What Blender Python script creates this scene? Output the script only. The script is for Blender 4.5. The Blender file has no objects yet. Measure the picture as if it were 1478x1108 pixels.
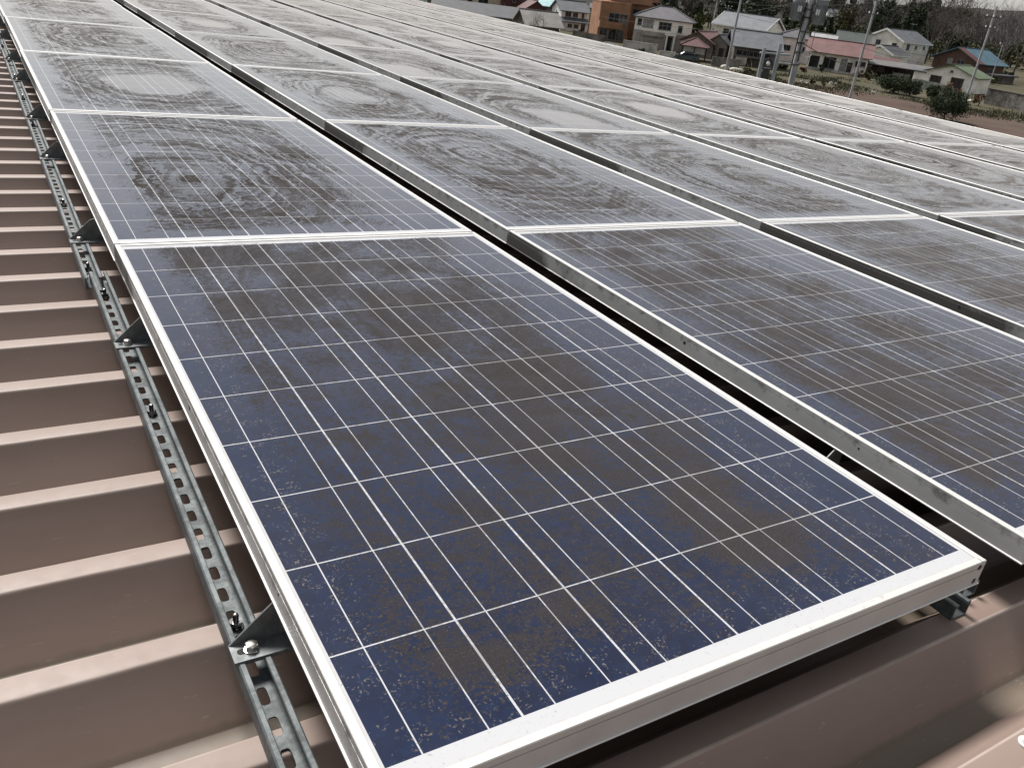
import bpy, bmesh, math, random
from mathutils import Vector, Matrix
rad = math.radians
S = bpy.context.scene
COL = S.collection

# ------------------------------------------------------------------ camera, light, exposure
SLOPE = 1.2                 # the roof falls this many degrees towards +X
ROOF_Z = 10.3               # height of the panel tops above the ground
MR = Matrix.Translation((0, 0, ROOF_Z)) @ Matrix.Rotation(rad(SLOPE), 4, 'Y')
CAMR = Matrix(((0.8539803, -0.50401355, 0.12918201),
               (-0.12223938, -0.43568191, -0.89176163),
               (0.50574221, 0.74575573, -0.43367407)))
CAMC = Vector((-0.25760832, -0.50196539, 0.69350775))
FPX, CU, CV = 1212.28, 739.0, 554.0
cam = bpy.data.cameras.new('camera')
co = bpy.data.objects.new('camera', cam); COL.objects.link(co)
rot = (CAMR.transposed() @ Matrix(((1, 0, 0), (0, -1, 0), (0, 0, -1)))).to_4x4()
co.matrix_world = MR @ Matrix.Translation(CAMC) @ rot
cam.sensor_width = 36; cam.lens = 36 * FPX / 1478
cam.clip_start = 0.02; cam.clip_end = 6000
S.camera = co
SUN_EL, SUN_AZ = 54, -10     # azimuth measured from +Y towards +X
w = bpy.data.worlds.new('World'); S.world = w; w.use_nodes = True
nt = w.node_tree; nt.nodes.clear()
sky = nt.nodes.new('ShaderNodeTexSky'); sky.sky_type = 'NISHITA'; sky.sun_disc = False
sky.sun_elevation = rad(SUN_EL); sky.sun_rotation = rad(SUN_AZ)
sky.air_density = 1.2; sky.dust_density = 1.2; sky.ozone_density = 1.0
hs = nt.nodes.new('ShaderNodeHueSaturation'); hs.inputs['Saturation'].default_value = 0.22
bg = nt.nodes.new('ShaderNodeBackground'); bg.inputs['Strength'].default_value = 0.094
wo = nt.nodes.new('ShaderNodeOutputWorld')
nt.links.new(sky.outputs[0], hs.inputs['Color']); nt.links.new(hs.outputs[0], bg.inputs[0]); nt.links.new(bg.outputs[0], wo.inputs[0])
sl = bpy.data.lights.new('sun', 'SUN'); sl.energy = 4.5; sl.angle = rad(20); sl.color = (1.0, 0.97, 0.93)
so = bpy.data.objects.new('sun', sl); COL.objects.link(so)
sd = Vector((math.sin(rad(SUN_AZ)) * math.cos(rad(SUN_EL)), math.cos(rad(SUN_AZ)) * math.cos(rad(SUN_EL)), math.sin(rad(SUN_EL))))
so.rotation_euler = sd.to_track_quat('Z', 'Y').to_euler(); so.location = (0, 0, 60)
S.view_settings.view_transform = 'Standard'; S.view_settings.look = 'None'
S.view_settings.exposure = 0.5; S.view_settings.gamma = 1.0

# ------------------------------------------------------------------ pixel rays (photo pixels) to world points
CW = co.matrix_world.translation.copy()
CR = co.matrix_world.to_3x3()
def ray(u, v):
    return CR @ Vector(((u - CU) / FPX, -(v - CV) / FPX, -1.0))
def at(u, v, depth):
    return CW + ray(u, v) * depth
def ground_depth(u, v, z=0.0):
    r = ray(u, v); return (z - CW.z) / r.z
def ground(u, v, z=0.0):
    return at(u, v, ground_depth(u, v, z))

# ------------------------------------------------------------------ mesh builder
class MB:
    def __init__(s): s.v = []; s.f = []; s.m = []; s.mats = []
    def mi(s, m):
        if m not in s.mats: s.mats.append(m)
        return s.mats.index(m)
    def add(s, vs, fs, m):
        o = len(s.v); s.v += [tuple(v) for v in vs]; k = s.mi(m)
        for f in fs: s.f.append([i + o for i in f]); s.m.append(k)
    def box(s, a, b, m):
        x0, y0, z0 = a; x1, y1, z1 = b
        s.add([(x0,y0,z0),(x1,y0,z0),(x1,y1,z0),(x0,y1,z0),(x0,y0,z1),(x1,y0,z1),(x1,y1,z1),(x0,y1,z1)],
              [(0,3,2,1),(4,5,6,7),(0,1,5,4),(1,2,6,5),(2,3,7,6),(3,0,4,7)], m)
    def prism(s, poly, p0, p1, m, ax):
        # poly of 2-D points extruded along axis ax ('x','y','z') from p0 to p1
        def P(a, b, t): return {'x': (t, a, b), 'y': (a, t, b), 'z': (a, b, t)}[ax]
        n = len(poly)
        vs = [P(a, b, p0) for a, b in poly] + [P(a, b, p1) for a, b in poly]
        fs = [(i, (i + 1) % n, n + (i + 1) % n, n + i) for i in range(n)]
        fs += [tuple(range(n))[::-1], tuple(range(n, 2 * n))]
        s.add(vs, fs, m)
    def tube(s, pts, rs, m, n=8, caps=True):
        pts = [Vector(p) for p in pts]
        if not hasattr(rs, '__len__'): rs = [rs] * len(pts)
        vs = []
        for i, p in enumerate(pts):
            d = (pts[min(i + 1, len(pts) - 1)] - pts[max(i - 1, 0)]).normalized()
            a = d.orthogonal().normalized() if abs(d.z) > .99 else d.cross(Vector((0, 0, 1))).normalized()
            b = d.cross(a)
            vs += [p + (a * math.cos(6.28318 * k / n) + b * math.sin(6.28318 * k / n)) * rs[i] for k in range(n)]
        fs = []
        for i in range(len(pts) - 1):
            fs += [(i*n+k, i*n+(k+1) % n, (i+1)*n+(k+1) % n, (i+1)*n+k) for k in range(n)]
        if caps: fs += [tuple(range(n))[::-1], tuple((len(pts)-1)*n + k for k in range(n))]
        s.add(vs, fs, m)
    def lathe(s, prof, c, m, n=20):
        vs = []; c = Vector(c)
        for r, z in prof:
            vs += [c + Vector((r * math.cos(6.28318*k/n), r * math.sin(6.28318*k/n), z)) for k in range(n)]
        fs = []
        for i in range(len(prof) - 1):
            fs += [(i*n+k, i*n+(k+1) % n, (i+1)*n+(k+1) % n, (i+1)*n+k) for k in range(n)]
        fs += [tuple(range(n))[::-1], tuple((len(prof)-1)*n + k for k in range(n))]
        s.add(vs, fs, m)
    def build(s, name, parent=None, smooth=False, fix=True):
        me = bpy.data.meshes.new(name); me.from_pydata(s.v, [], s.f)
        for m in s.mats: me.materials.append(m)
        me.polygons.foreach_set('material_index', s.m)
        if fix:
            bm = bmesh.new(); bm.from_mesh(me); bmesh.ops.recalc_face_normals(bm, faces=bm.faces); bm.to_mesh(me); bm.free()
        if smooth:
            me.polygons.foreach_set('use_smooth', [True] * len(me.polygons)); me.set_sharp_from_angle(angle=rad(38))
        me.update()
        o = bpy.data.objects.new(name, me); COL.objects.link(o)
        if parent: o.parent = parent
        return o
def tag(o, label, cat, group=None):
    o['label'] = label; o['category'] = cat
    if group: o['group'] = group
    return o
def struct(o): o['kind'] = 'structure'; return o
def empty(name, label, cat, M=None, group=None):
    o = bpy.data.objects.new(name, None); COL.objects.link(o); o.empty_display_size = .1
    if M is not None: o.matrix_world = M
    return tag(o, label, cat, group)
def copy_tree(o, parent=None):
    c = o.copy(); COL.objects.link(c)
    if parent: c.parent = parent
    for ch in list(o.children): copy_tree(ch, c)
    return c
def RM(x, y, z): return MR @ Matrix.Translation((x, y, z))

# ------------------------------------------------------------------ materials
class NT:
    def __init__(s, m):
        s.t = m.node_tree; s.t.nodes.clear()
        s.p = s.n('ShaderNodeBsdfPrincipled'); o = s.n('ShaderNodeOutputMaterial'); s.t.links.new(s.p.outputs[0], o.inputs[0])
    def n(s, k, **kw):
        x = s.t.nodes.new(k)
        for a, b in kw.items(): setattr(x, a, b)
        return x
    def l(s, val, sock):
        if hasattr(val, 'is_output'): s.t.links.new(val, sock)
        elif isinstance(val, (tuple, list)) and len(val) == 3 and sock.type == 'RGBA': sock.default_value = (*val, 1)
        else: sock.default_value = val
    def set(s, **kw):
        nm = dict(base='Base Color', rough='Roughness', metal='Metallic', spec='Specular IOR Level', coat='Coat Weight', coatr='Coat Roughness', ior='IOR', nrm='Normal')
        for a, b in kw.items(): s.l(b, s.p.inputs[nm[a]])
    def M(s, op, a, b=0.0, c=None, clamp=False):
        x = s.n('ShaderNodeMath', operation=op, use_clamp=clamp); s.l(a, x.inputs[0]); s.l(b, x.inputs[1])
        if c is not None: s.l(c, x.inputs[2])
        return x.outputs[0]
    def mix(s, f, a, b):
        x = s.n('ShaderNodeMix', data_type='RGBA'); s.l(f, x.inputs[0]); s.l(a, x.inputs[6]); s.l(b, x.inputs[7]); return x.outputs[2]
    def sm(s, v, lo, hi, a=0.0, b=1.0):
        x = s.n('ShaderNodeMapRange', interpolation_type='SMOOTHSTEP'); s.l(v, x.inputs[0]); s.l(lo, x.inputs[1]); s.l(hi, x.inputs[2]); x.inputs[3].default_value = a; x.inputs[4].default_value = b
        return x.outputs[0]
    def obj(s): return s.n('ShaderNodeTexCoord').outputs['Object']
    def xyz(s, v): x = s.n('ShaderNodeSeparateXYZ'); s.l(v, x.inputs[0]); return x.outputs
    def vec(s, a, b, c): x = s.n('ShaderNodeCombineXYZ'); s.l(a, x.inputs[0]); s.l(b, x.inputs[1]); s.l(c, x.inputs[2]); return x.outputs[0]
    def noise(s, v, sc, det=3, ro=.55, dist=0.0):
        x = s.n('ShaderNodeTexNoise'); s.l(v, x.inputs['Vector']); x.inputs['Scale'].default_value = sc; x.inputs['Detail'].default_value = det
        x.inputs['Roughness'].default_value = ro; x.inputs['Distortion'].default_value = dist; return x.outputs[0]
    def bump(s, h, st, d=.002):
        x = s.n('ShaderNodeBump'); s.l(h, x.inputs['Height']); x.inputs['Strength'].default_value = st; x.inputs['Distance'].default_value = d; s.t.links.new(x.outputs[0], s.p.inputs['Normal'])
MATS = {}
def newmat(name):
    m = bpy.data.materials.new(name); m.use_nodes = True; return m, NT(m)
def plain(name, col, rough=.6, var=.25, sc=6.0, metal=0.0, spec=.4, col2=None, stretch=(1, 1, 1), bump=0.0, bsc=None):
    """base colour broken up by two octaves of noise (wear, dirt)"""
    if name in MATS: return MATS[name]
    m, t = newmat(name); v = t.obj()
    mp = t.n('ShaderNodeMapping'); t.l(v, mp.inputs[0]); mp.inputs['Scale'].default_value = stretch
    a = t.noise(mp.outputs[0], sc, 5, .6); b = t.noise(v, sc * 7, 3, .6)
    k = t.M('MULTIPLY_ADD', b, .35, t.M('MULTIPLY', a, .65))
    c2 = col2 or tuple(c * (1 - var * 1.6) for c in col)
    f = t.sm(k, .36, .64)
    hi = tuple(min(1, c * (1 + var * .35)) for c in col)
    t.set(base=t.mix(f, c2, hi), rough=t.sm(k, .3, .7, min(1, rough * 1.12), rough * .85), metal=metal, spec=spec)
    if bump: t.bump(t.noise(v, bsc or sc * 8, 4, .6), bump, .01)
    MATS[name] = m; return m

def panel_glass():
    m, t = newmat('soiled_solar_cells')
    o = t.obj(); x, y, z = t.xyz(o)
    oi = t.n('ShaderNodeObjectInfo').outputs['Object Index']                    # every panel carries its own number
    w1 = t.n('ShaderNodeTexWhiteNoise', noise_dimensions='1D'); t.l(t.M('ADD', oi, .37), w1.inputs['W'])
    R2, R3, R4 = t.xyz(w1.outputs['Color']); R1 = t.M('MULTIPLY_ADD', oi, 7.13, 3.0)
    front = t.M('LESS_THAN', oi, 20.5)                                          # the frontmost line: an even film, no standing-water rings
    # ---- cell grid
    P = 0.158
    cx = t.M('DIVIDE', t.M('SUBTRACT', x, .0136), P); cy = t.M('DIVIDE', t.M('SUBTRACT', y, .034), P)
    fx = t.M('FRACT', cx); fy = t.M('FRACT', cy)
    def near(f, c, w): return t.M('LESS_THAN', t.M('ABSOLUTE', t.M('SUBTRACT', f, c)), w / P)
    def edge(f, w): return t.M('LESS_THAN', t.M('MINIMUM', f, t.M('SUBTRACT', 1.0, f)), w / P)
    inx = t.M('MULTIPLY', t.M('GREATER_THAN', cx, -.005), t.M('LESS_THAN', cx, 5.975))
    iny = t.M('MULTIPLY', t.M('GREATER_THAN', cy, .002), t.M('LESS_THAN', cy, 9.985))
    inside = t.M('MULTIPLY', inx, iny)
    line = t.M('MAXIMUM', edge(fx, .0015), edge(fy, .0010))
    bus = t.M('MAXIMUM', near(fx, .262, .00085), near(fx, .738, .00085))
    line = t.M('MAXIMUM', line, bus)
    line = t.M('MAXIMUM', line, t.M('SUBTRACT', 1.0, inside))
    wn = t.n('ShaderNodeTexWhiteNoise'); t.l(t.vec(t.M('FLOOR', cx), t.M('FLOOR', cy), R1), wn.inputs[0])
    vo = t.n('ShaderNodeTexVoronoi'); t.l(o, vo.inputs['Vector']); vo.inputs['Scale'].default_value = 75
    cr = t.xyz(vo.outputs['Color'])[0]
    cell = t.mix(wn.outputs[0], (.0028, .0078, .028), (.0055, .0078, .022))
    cell = t.mix(t.M('MULTIPLY', cr, .45), cell, (.0055, .016, .052))
    base = t.mix(line, cell, (.42, .42, .43))
    # ---- dried puddle contours
    X = t.M('SUBTRACT', t.M('MULTIPLY_ADD', x, 2 / .976, -1.0), t.M('MULTIPLY_ADD', R2, 1.1, -.70))
    Y = t.M('SUBTRACT', t.M('MULTIPLY_ADD', y, 2 / 1.645, -1.0), t.M('MULTIPLY_ADD', R3, 1.1, -.70))
    nv = t.vec(x, y, R1)
    wa = t.noise(nv, 1.9, 2, .5); wb = t.noise(nv, 8, 3, .55); wc = t.noise(nv, 45, 3, .6); wd = t.noise(nv, 170, 2, .6)
    cheb = t.M('MAXIMUM', t.M('ABSOLUTE', X), t.M('ABSOLUTE', Y))
    eu = t.M('SQRT', t.M('ADD', t.M('MULTIPLY', X, X), t.M('MULTIPLY', Y, Y)))
    r0 = t.M('ADD', t.M('MULTIPLY', cheb, .22), t.M('MULTIPLY', eu, .68))
    r = t.M('ADD', r0, t.M('MULTIPLY_ADD', wa, .36, -.18))
    r = t.M('ADD', r, t.M('MULTIPLY_ADD', wb, .21, -.105))
    r = t.M('ADD', r, t.M('MULTIPLY_ADD', wc, .11, -.055))
    band = t.noise(t.vec(t.M('MULTIPLY', r, 30.0), t.M('MULTIPLY', x, 1.3), t.M('MULTIPLY_ADD', y, 1.0, R1)), 1.0, 6, .72)
    sed = t.sm(band, .45, .55)                          # 1 = dark sediment line
    sed = t.M('ADD', t.M('MULTIPLY', sed, t.M('MULTIPLY_ADD', front, -.62, 1.0)), t.M('MULTIPLY', front, .30))
    # the rings only show in part: elsewhere the film is plain
    arc = t.sm(t.noise(t.vec(x, y, t.M('ADD', R1, 11.0)), 2.3, 3, .55), .38, .56)
    sed = t.M('MULTIPLY_ADD', t.M('MULTIPLY_ADD', sed, 1.0, -.30), t.M('MULTIPLY_ADD', arc, .40, .65), .30)
    patch = t.sm(t.noise(nv, 4.5, 4, .6), .38, .62)
    # clear rim all round the panel, wider on the low side (left and front)
    ex = t.M('MINIMUM', t.M('MULTIPLY', x, 1.0), t.M('MULTIPLY', t.M('SUBTRACT', .976, x), .50))
    ey = t.M('MINIMUM', t.M('MULTIPLY_ADD', y, .9, .012), t.M('MULTIPLY', t.M('SUBTRACT', 1.645, y), 2.5))
    ed = t.M('MINIMUM', ex, ey)
    ed = t.M('ADD', ed, t.M('ADD', t.M('MULTIPLY_ADD', wa, .12, -.06), t.M('ADD', t.M('MULTIPLY_ADD', wb, .10, -.05), t.M('MULTIPLY_ADD', wd, .10, -.05))))
    cov = t.sm(ed, .03, .14)
    pr_ = t.M('MULTIPLY_ADD', R4, .80, -.32)            # silt-free middle where the last water stood, of any size or none
    pool = t.M('SUBTRACT', 1.0, t.sm(r, t.M('SUBTRACT', pr_, .22), pr_))
    pool = t.M('MULTIPLY', pool, t.M('SUBTRACT', 1.0, front))
    film = t.M('MULTIPLY', cov, t.M('SUBTRACT', 1.0, t.M('MULTIPLY', pool, .75)))
    ring = t.M('MULTIPLY', film, t.M('MULTIPLY', sed, t.M('MULTIPLY_ADD', patch, .45, .55)))
    # speckled mud: fine grain thresholded by how much has settled there
    we = t.noise(nv, 70, 5, .75); wf = t.noise(t.vec(t.M('MULTIPLY', x, .6), y, R1), 20, 4, .65); wg = t.noise(nv, 330, 2, .6)
    hf = t.M('ADD', t.M('MULTIPLY_ADD', we, 1.9, -.95), t.M('ADD', t.M('MULTIPLY_ADD', wd, .8, -.4), t.M('ADD', t.M('MULTIPLY_ADD', wg, .7, -.35), t.M('MULTIPLY_ADD', wf, .6, -.3))))
    hf = t.M('MULTIPLY', hf, t.M('MULTIPLY_ADD', front, .42, .58))
    amt = t.M('MULTIPLY', film, t.M('ADD', t.M('MULTIPLY', sed, t.M('MULTIPLY_ADD', front, -.22, .60)), t.M('MULTIPLY_ADD', patch, t.M('MULTIPLY_ADD', front, .22, .26), t.M('MULTIPLY_ADD', front, .06, .22))))
    mud = t.sm(t.M('ADD', hf, t.M('MULTIPLY_ADD', amt, 1.05, -.52)), -.22, .22)
    dens = t.M('MULTIPLY', mud, t.M('MULTIPLY_ADD', ring, .34, .62))
    dens = t.M('MULTIPLY', dens, t.M('MULTIPLY', t.sm(film, .0, .16), t.M('MULTIPLY_ADD', line, -.42, 1.0)), clamp=True)
    silt = t.mix(t.noise(nv, 14, 3, .6), (.056, .045, .036), (.035, .030, .026))
    silt = t.mix(t.sm(wg, .5, .72, 0, .5), silt, (.092, .081, .07))
    # a thin layer of pale dust: the flatter one looks across it, the more of it one looks through
    gm = t.n('ShaderNodeNewGeometry'); dt = t.n('ShaderNodeVectorMath', operation='DOT_PRODUCT'); t.l(gm.outputs['Incoming'], dt.inputs[0]); t.l(gm.outputs['True Normal'], dt.inputs[1])
    cosv = t.M('POWER', t.M('MAXIMUM', t.M('ABSOLUTE', dt.outputs['Value']), .03), 1.62)
    tau = t.M('MULTIPLY', t.M('MULTIPLY_ADD', wb, .016, .0026), t.M('SUBTRACT', 1.0, t.M('MULTIPLY', ring, .92)))
    tau = t.M('ADD', tau, t.M('MULTIPLY', pool, .012))
    dust = t.M('SUBTRACT', 1.0, t.M('EXPONENT', t.M('DIVIDE', t.M('MULTIPLY', tau, -1.0), cosv)))
    col = base
    # dry crumbs of dirt
    rag = t.M('MULTIPLY', t.sm(ed, .0, .05), t.M('SUBTRACT', 1.15, t.sm(ed, .06, .15), clamp=True))
    cr2 = t.M('MULTIPLY', t.sm(t.M('ADD', t.M('MULTIPLY_ADD', wd, .45, t.M('MULTIPLY', wg, .55)), t.M('MULTIPLY', rag, .075)), .615, .69), t.M('MULTIPLY', t.sm(wc, .44, .60), t.sm(ed, -.01, .04)))
    col = t.mix(t.M('MULTIPLY', t.M('MULTIPLY', cr2, t.M('MULTIPLY_ADD', inside, .7, .3)), .8), col, (.15, .13, .108))
    # grime packed against the frame
    rim = t.M('MINIMUM', t.M('MINIMUM', t.M('SUBTRACT', x, .009), t.M('SUBTRACT', .967, x)), t.M('MINIMUM', t.M('SUBTRACT', y, .009), t.M('SUBTRACT', 1.636, y)))
    rm = t.sm(t.M('ADD', rim, t.M('MULTIPLY_ADD', wc, .010, -.005)), .006, .0, 0, .6)
    col = t.mix(rm, col, (.36, .33, .28))
    t.set(base=col, rough=t.M('MULTIPLY_ADD', wb, .12, .09), spec=.30, ior=1.5)
    t.bump(wd, .05, .001)
    def over(sh, f, c):
        d = t.n('ShaderNodeBsdfDiffuse'); t.l(c, d.inputs[0]); d.inputs[1].default_value = .6
        x = t.n('ShaderNodeMixShader'); t.l(f, x.inputs[0]); t.t.links.new(sh, x.inputs[1]); t.t.links.new(d.outputs[0], x.inputs[2]); return x.outputs[0]
    sh = over(t.p.outputs[0], t.M('MULTIPLY', dens, .95), silt)
    sh = over(sh, dust, t.mix(wa, (.445, .41, .38), (.42, .40, .385)))
    out = [q for q in t.t.nodes if q.type == 'OUTPUT_MATERIAL'][0]; t.t.links.new(sh, out.inputs[0])
    return m
def frame_mat():
    m, t = newmat('anodised_frame'); o = t.obj(); x, y, z = t.xyz(o)
    geo = t.n('ShaderNodeNewGeometry')
    rnd = t.n('ShaderNodeObjectInfo').outputs['Random']
    nv = t.vec(t.M('MULTIPLY_ADD', rnd, 31, x), y, z)
    n1 = t.noise(nv, 26, 5, .65); n2 = t.noise(nv, 6, 4, .6); n3 = t.noise(nv, 150, 3, .6)
    # black algae on the left flank, thick at the far end of each panel
    flank = t.M('MULTIPLY', t.M('LESS_THAN', x, .0008), t.M('LESS_THAN', z, .0405))
    far = t.sm(t.M('ADD', t.M('ADD', y, t.M('MULTIPLY_ADD', rnd, -1.1, .35)), t.M('MULTIPLY_ADD', n2, .9, -.45)), .80, 1.0)
    drip = t.sm(t.M('ADD', t.M('MULTIPLY', n1, .6), t.M('MULTIPLY', z, 4.2)), .40, .56)
    al = t.M('MULTIPLY', flank, t.M('MAXIMUM', far, t.M('MULTIPLY', drip, .8)))
    top = t.M('GREATER_THAN', z, .0438)
    spot = t.M('MULTIPLY', top, t.sm(t.M('ADD', t.M('MULTIPLY', n3, .6), t.M('MULTIPLY', n1, .4)), .54, .66, 0, .5))
    col = t.mix(t.sm(n2, .3, .7), (.38, .375, .365), (.46, .455, .445))
    col = t.mix(t.M('MULTIPLY', t.M('LESS_THAN', x, .0008), .15), col, (.12, .125, .125))  # left flank toned down: its shade is put into the colour
    col = t.mix(t.M('LESS_THAN', z, .0030), col, (.62, .61, .59))
    col = t.mix(t.M('GREATER_THAN', z, .0432), col, (.58, .565, .535))  # top face paler than the sides: light from above put into the colour
    col = t.mix(spot, col, (.33, .30, .26))
    col = t.mix(t.M('MULTIPLY', al, .93), col, (.030, .026, .023))
    t.set(base=col, rough=t.M('MULTIPLY_ADD', al, .3, .42), metal=t.M('MULTIPLY', t.M('SUBTRACT', 1.0, al), .25), spec=.4)
    return m
def roof_mat():
    m, t = newmat('brown_roof_paint'); o = t.obj(); x, y, z = t.xyz(o)
    st = t.n('ShaderNodeMapping'); t.l(o, st.inputs[0]); st.inputs['Scale'].default_value = (.6, 3, 3)
    a = t.noise(st.outputs[0], 3, 5, .6); b = t.noise(o, 40, 4, .6); c = t.noise(o, 5, 4, .6)
    col = t.mix(t.sm(a, .32, .68), (.203, .148, .121), (.233, .174, .146))
    col = t.mix(t.sm(t.M('ADD', t.M('MULTIPLY', b, .4), t.M('MULTIPLY', c, .6)), .50, .72, 0, .2), col, (.18, .14, .12))
    low = t.sm(t.M('ADD', z, t.M('MULTIPLY_ADD', b, .012, -.006)), -.208, -.218)   # silt lying in the pan
    col = t.mix(t.M('MULTIPLY', low, .75), col, t.mix(c, (.11, .09, .066), (.17, .14, .105)))
    edge = t.M('MULTIPLY', t.sm(z, -.1345, -.1325), t.sm(z, -.1300, -.1304))      # paler line along the fold
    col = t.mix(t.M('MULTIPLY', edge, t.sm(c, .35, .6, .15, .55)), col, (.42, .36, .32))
    scr = t.sm(t.noise(st.outputs[0], 60, 2, .5), .70, .75, 0, .35)
    col = t.mix(scr, col, (.36, .30, .26))
    t.set(base=col, rough=t.sm(b, .3, .7, .50, .56), spec=.4)
    t.bump(t.M('ADD', t.M('MULTIPLY', c, .8), t.M('MULTIPLY', b, .1)), .05, .006)
    return m
GLASS = panel_glass(); FRAME = frame_mat(); ROOF = roof_mat()
GALV = plain('galvanised_steel', (.105, .117, .120), .6, .25, 22, .4, .4, bump=.02, bsc=300)
BRK = plain('dark_galvanised_bracket', (.15, .16, .163), .48, .25, 40, .4, .5)
STEEL = plain('stainless_steel', (.62, .60, .56), .22, .2, 90, .95, .5)
STUD = plain('dark_plated_stud', (.42, .41, .40), .15, .3, 90, .95, .5)
HOLE = plain('black_gap', (.012, .012, .012), .8, .1, 10)
WASH = plain('white_rubber_washer', (.5, .5, .48), .5, .2, 60)

# ------------------------------------------------------------------ the building we stand on
PX, PY, PW, PL, PH = 1.0982, 1.6533, .9762, 1.645, .0445
OX, OY = -.0136, -.034
RT, RB, RP = -.130, -.220, .2
RIB0 = .3765
def rib_profile(y0, y1):
    pts = []
    k0 = math.floor((y0 - RIB0) / RP); k1 = math.ceil((y1 - RIB0) / RP)
    for k in range(k0, k1 + 1):
        c = RIB0 + k * RP
        q = [(-.0822, RB), (-.0802, RB + .0008), (-.0213, RT - .0032), (-.0203, RT - .0016), (-.0185, RT - .0004), (-.016, RT),
             (.016, RT), (.0185, RT - .0004), (.0203, RT - .0016), (.0213, RT - .0032), (.0802, RB + .0008), (.0822, RB)]
        pts += [(c + a, b) for a, b in q]
    return pts
bld = empty('factory_building', 'long low factory with brown ribbed metal roof under the solar array', 'building', MR)
prof = rib_profile(-2.6, 26.0)
xs = [-9, -4, -2.5] + [-2 + .5 * i for i in range(20)] + [7.78]
mb = MB(); n = len(prof)
vs = [(x, a, b) for x in xs for a, b in prof]
fs = [(i*n+j, i*n+j+1, (i+1)*n+j+1, (i+1)*n+j) for i in range(len(xs)-1) for j in range(n-1)]
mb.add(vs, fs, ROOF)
# closed underside so the sheet has a body
ya, yb = prof[0][0], prof[-1][0]
mb.add([(-9, ya, RB-.012), (7.78, ya, RB-.012), (7.78, yb, RB-.012), (-9, yb, RB-.012)], [(0, 1, 2, 3)], ROOF)
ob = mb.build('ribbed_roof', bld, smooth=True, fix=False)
WALLM = plain('factory_siding', (.42, .40, .37), .6, .2, .4)
mb = MB()
mb.box((-8.9, ya + .1, -ROOF_Z), (7.4, yb - .1, RB - .014), WALLM); mb.build('wall', bld)
mb = MB(); GUT = plain('brown_gutter', (.17, .13, .115), .5, .2, 3)
mb.prism([(7.70, RB-.10), (7.86, RB-.10), (7.86, RB+.02), (7.85, RB+.02), (7.85, RB-.09), (7.70, RB-.09)], ya, yb, GUT, 'y'); mb.build('gutter', bld)

# ------------------------------------------------------------------ solar panels
ORD = ['first', 'second', 'third', 'fourth', 'fifth', 'sixth', 'seventh', 'eighth', 'ninth', 'tenth', 'eleventh', 'twelfth', 'thirteenth', 'fourteenth']
def make_panel():
    root = empty('solar_panel', '', 'solar panel')
    # frame: profile (outward offset o, height z) swept round the rectangle
    H = PH
    pr = [(0, H - .0012), (-.0009, H), (-.0100, H), (-.0108, H - .0008), (-.0108, H - .0030), (-.0300, H - .0062), (-.0300, .0015), (-.0285, 0),
          (.0016, 0), (.0022, .0006), (.0022, .0022), (.0016, .0028), (0, .0030), (0, H - .0125), (-.0012, H - .0122), (-.0012, H - .0110), (0, H - .0107)]
    f = MB(); n = len(pr); vs = []
    for sx, sy in ((0, 0), (1, 0), (1, 1), (0, 1)):
        for o, z in pr:
            vs.append(((PW + o) if sx else -o, (PL + o) if sy else -o, z))
    fs = [(c*n+i, ((c+1) % 4)*n+i, ((c+1) % 4)*n+(i+1) % n, c*n+(i+1) % n) for c in range(4) for i in range(n)]
    f.add(vs, fs, FRAME)
    # corner joints, drain slots and the earthing holes in both long flanks
    for yy in (.829, .33, 1.32):
        r_ = .0042 if yy == .829 else .0022
        for xx in (-.0004, PW - .0006):
            f.tube([(xx, yy, .0265), (xx + .001, yy, .0265)], r_, HOLE, 12)
    for xx in (PW - .013, .013):
        for zz in (.009, .0345):
            f.box((xx - .0035, -.0005, zz - .004), (xx + .0035, .0005, zz + .004), HOLE)
    for xx in (.0109, PW - .0109 - .0006):
        for yy in (-.0002, PL - .0100):
            f.box((xx, yy, H - .001), (xx + .0006, yy + .0100, H + .00025), HOLE)
    f.build('frame', root)
    g = MB(); zg = H - .0019; a = .0102
    g.add([(a, a, zg), (PW - a, a, zg), (PW - a, PL - a, zg), (a, PL - a, zg), (a, a, zg - .004), (PW - a, a, zg - .004), (PW - a, PL - a, zg - .004), (a, PL - a, zg - .004)],
          [(0, 1, 2, 3), (7, 6, 5, 4), (0, 4, 5, 1), (1, 5, 6, 2), (2, 6, 7, 3), (3, 7, 4, 0)], GLASS)
    g.build('cell_glass', root, fix=False)
    return root
rng = random.Random(4)
panel0 = None
COLN = ['beside the slotted rail', 'second file from the slotted rail', 'third file from the slotted rail', 'in the middle file', 'third file from the eave', 'second file from the eave', 'along the far eave']
def in_view(x, y):
    for dx in (0, .5, 1):
        for dy in (0, .5, 1):
            p = CAMR @ (Vector((x + dx * PW, y + dy * PL, 0)) - CAMC)
            if p.z > .05:
                u = CU + FPX * p.x / p.z; v = CV + FPX * p.y / p.z
                if -260 < u < 1800 and -62 < v < 1300: return True
    return False
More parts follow.
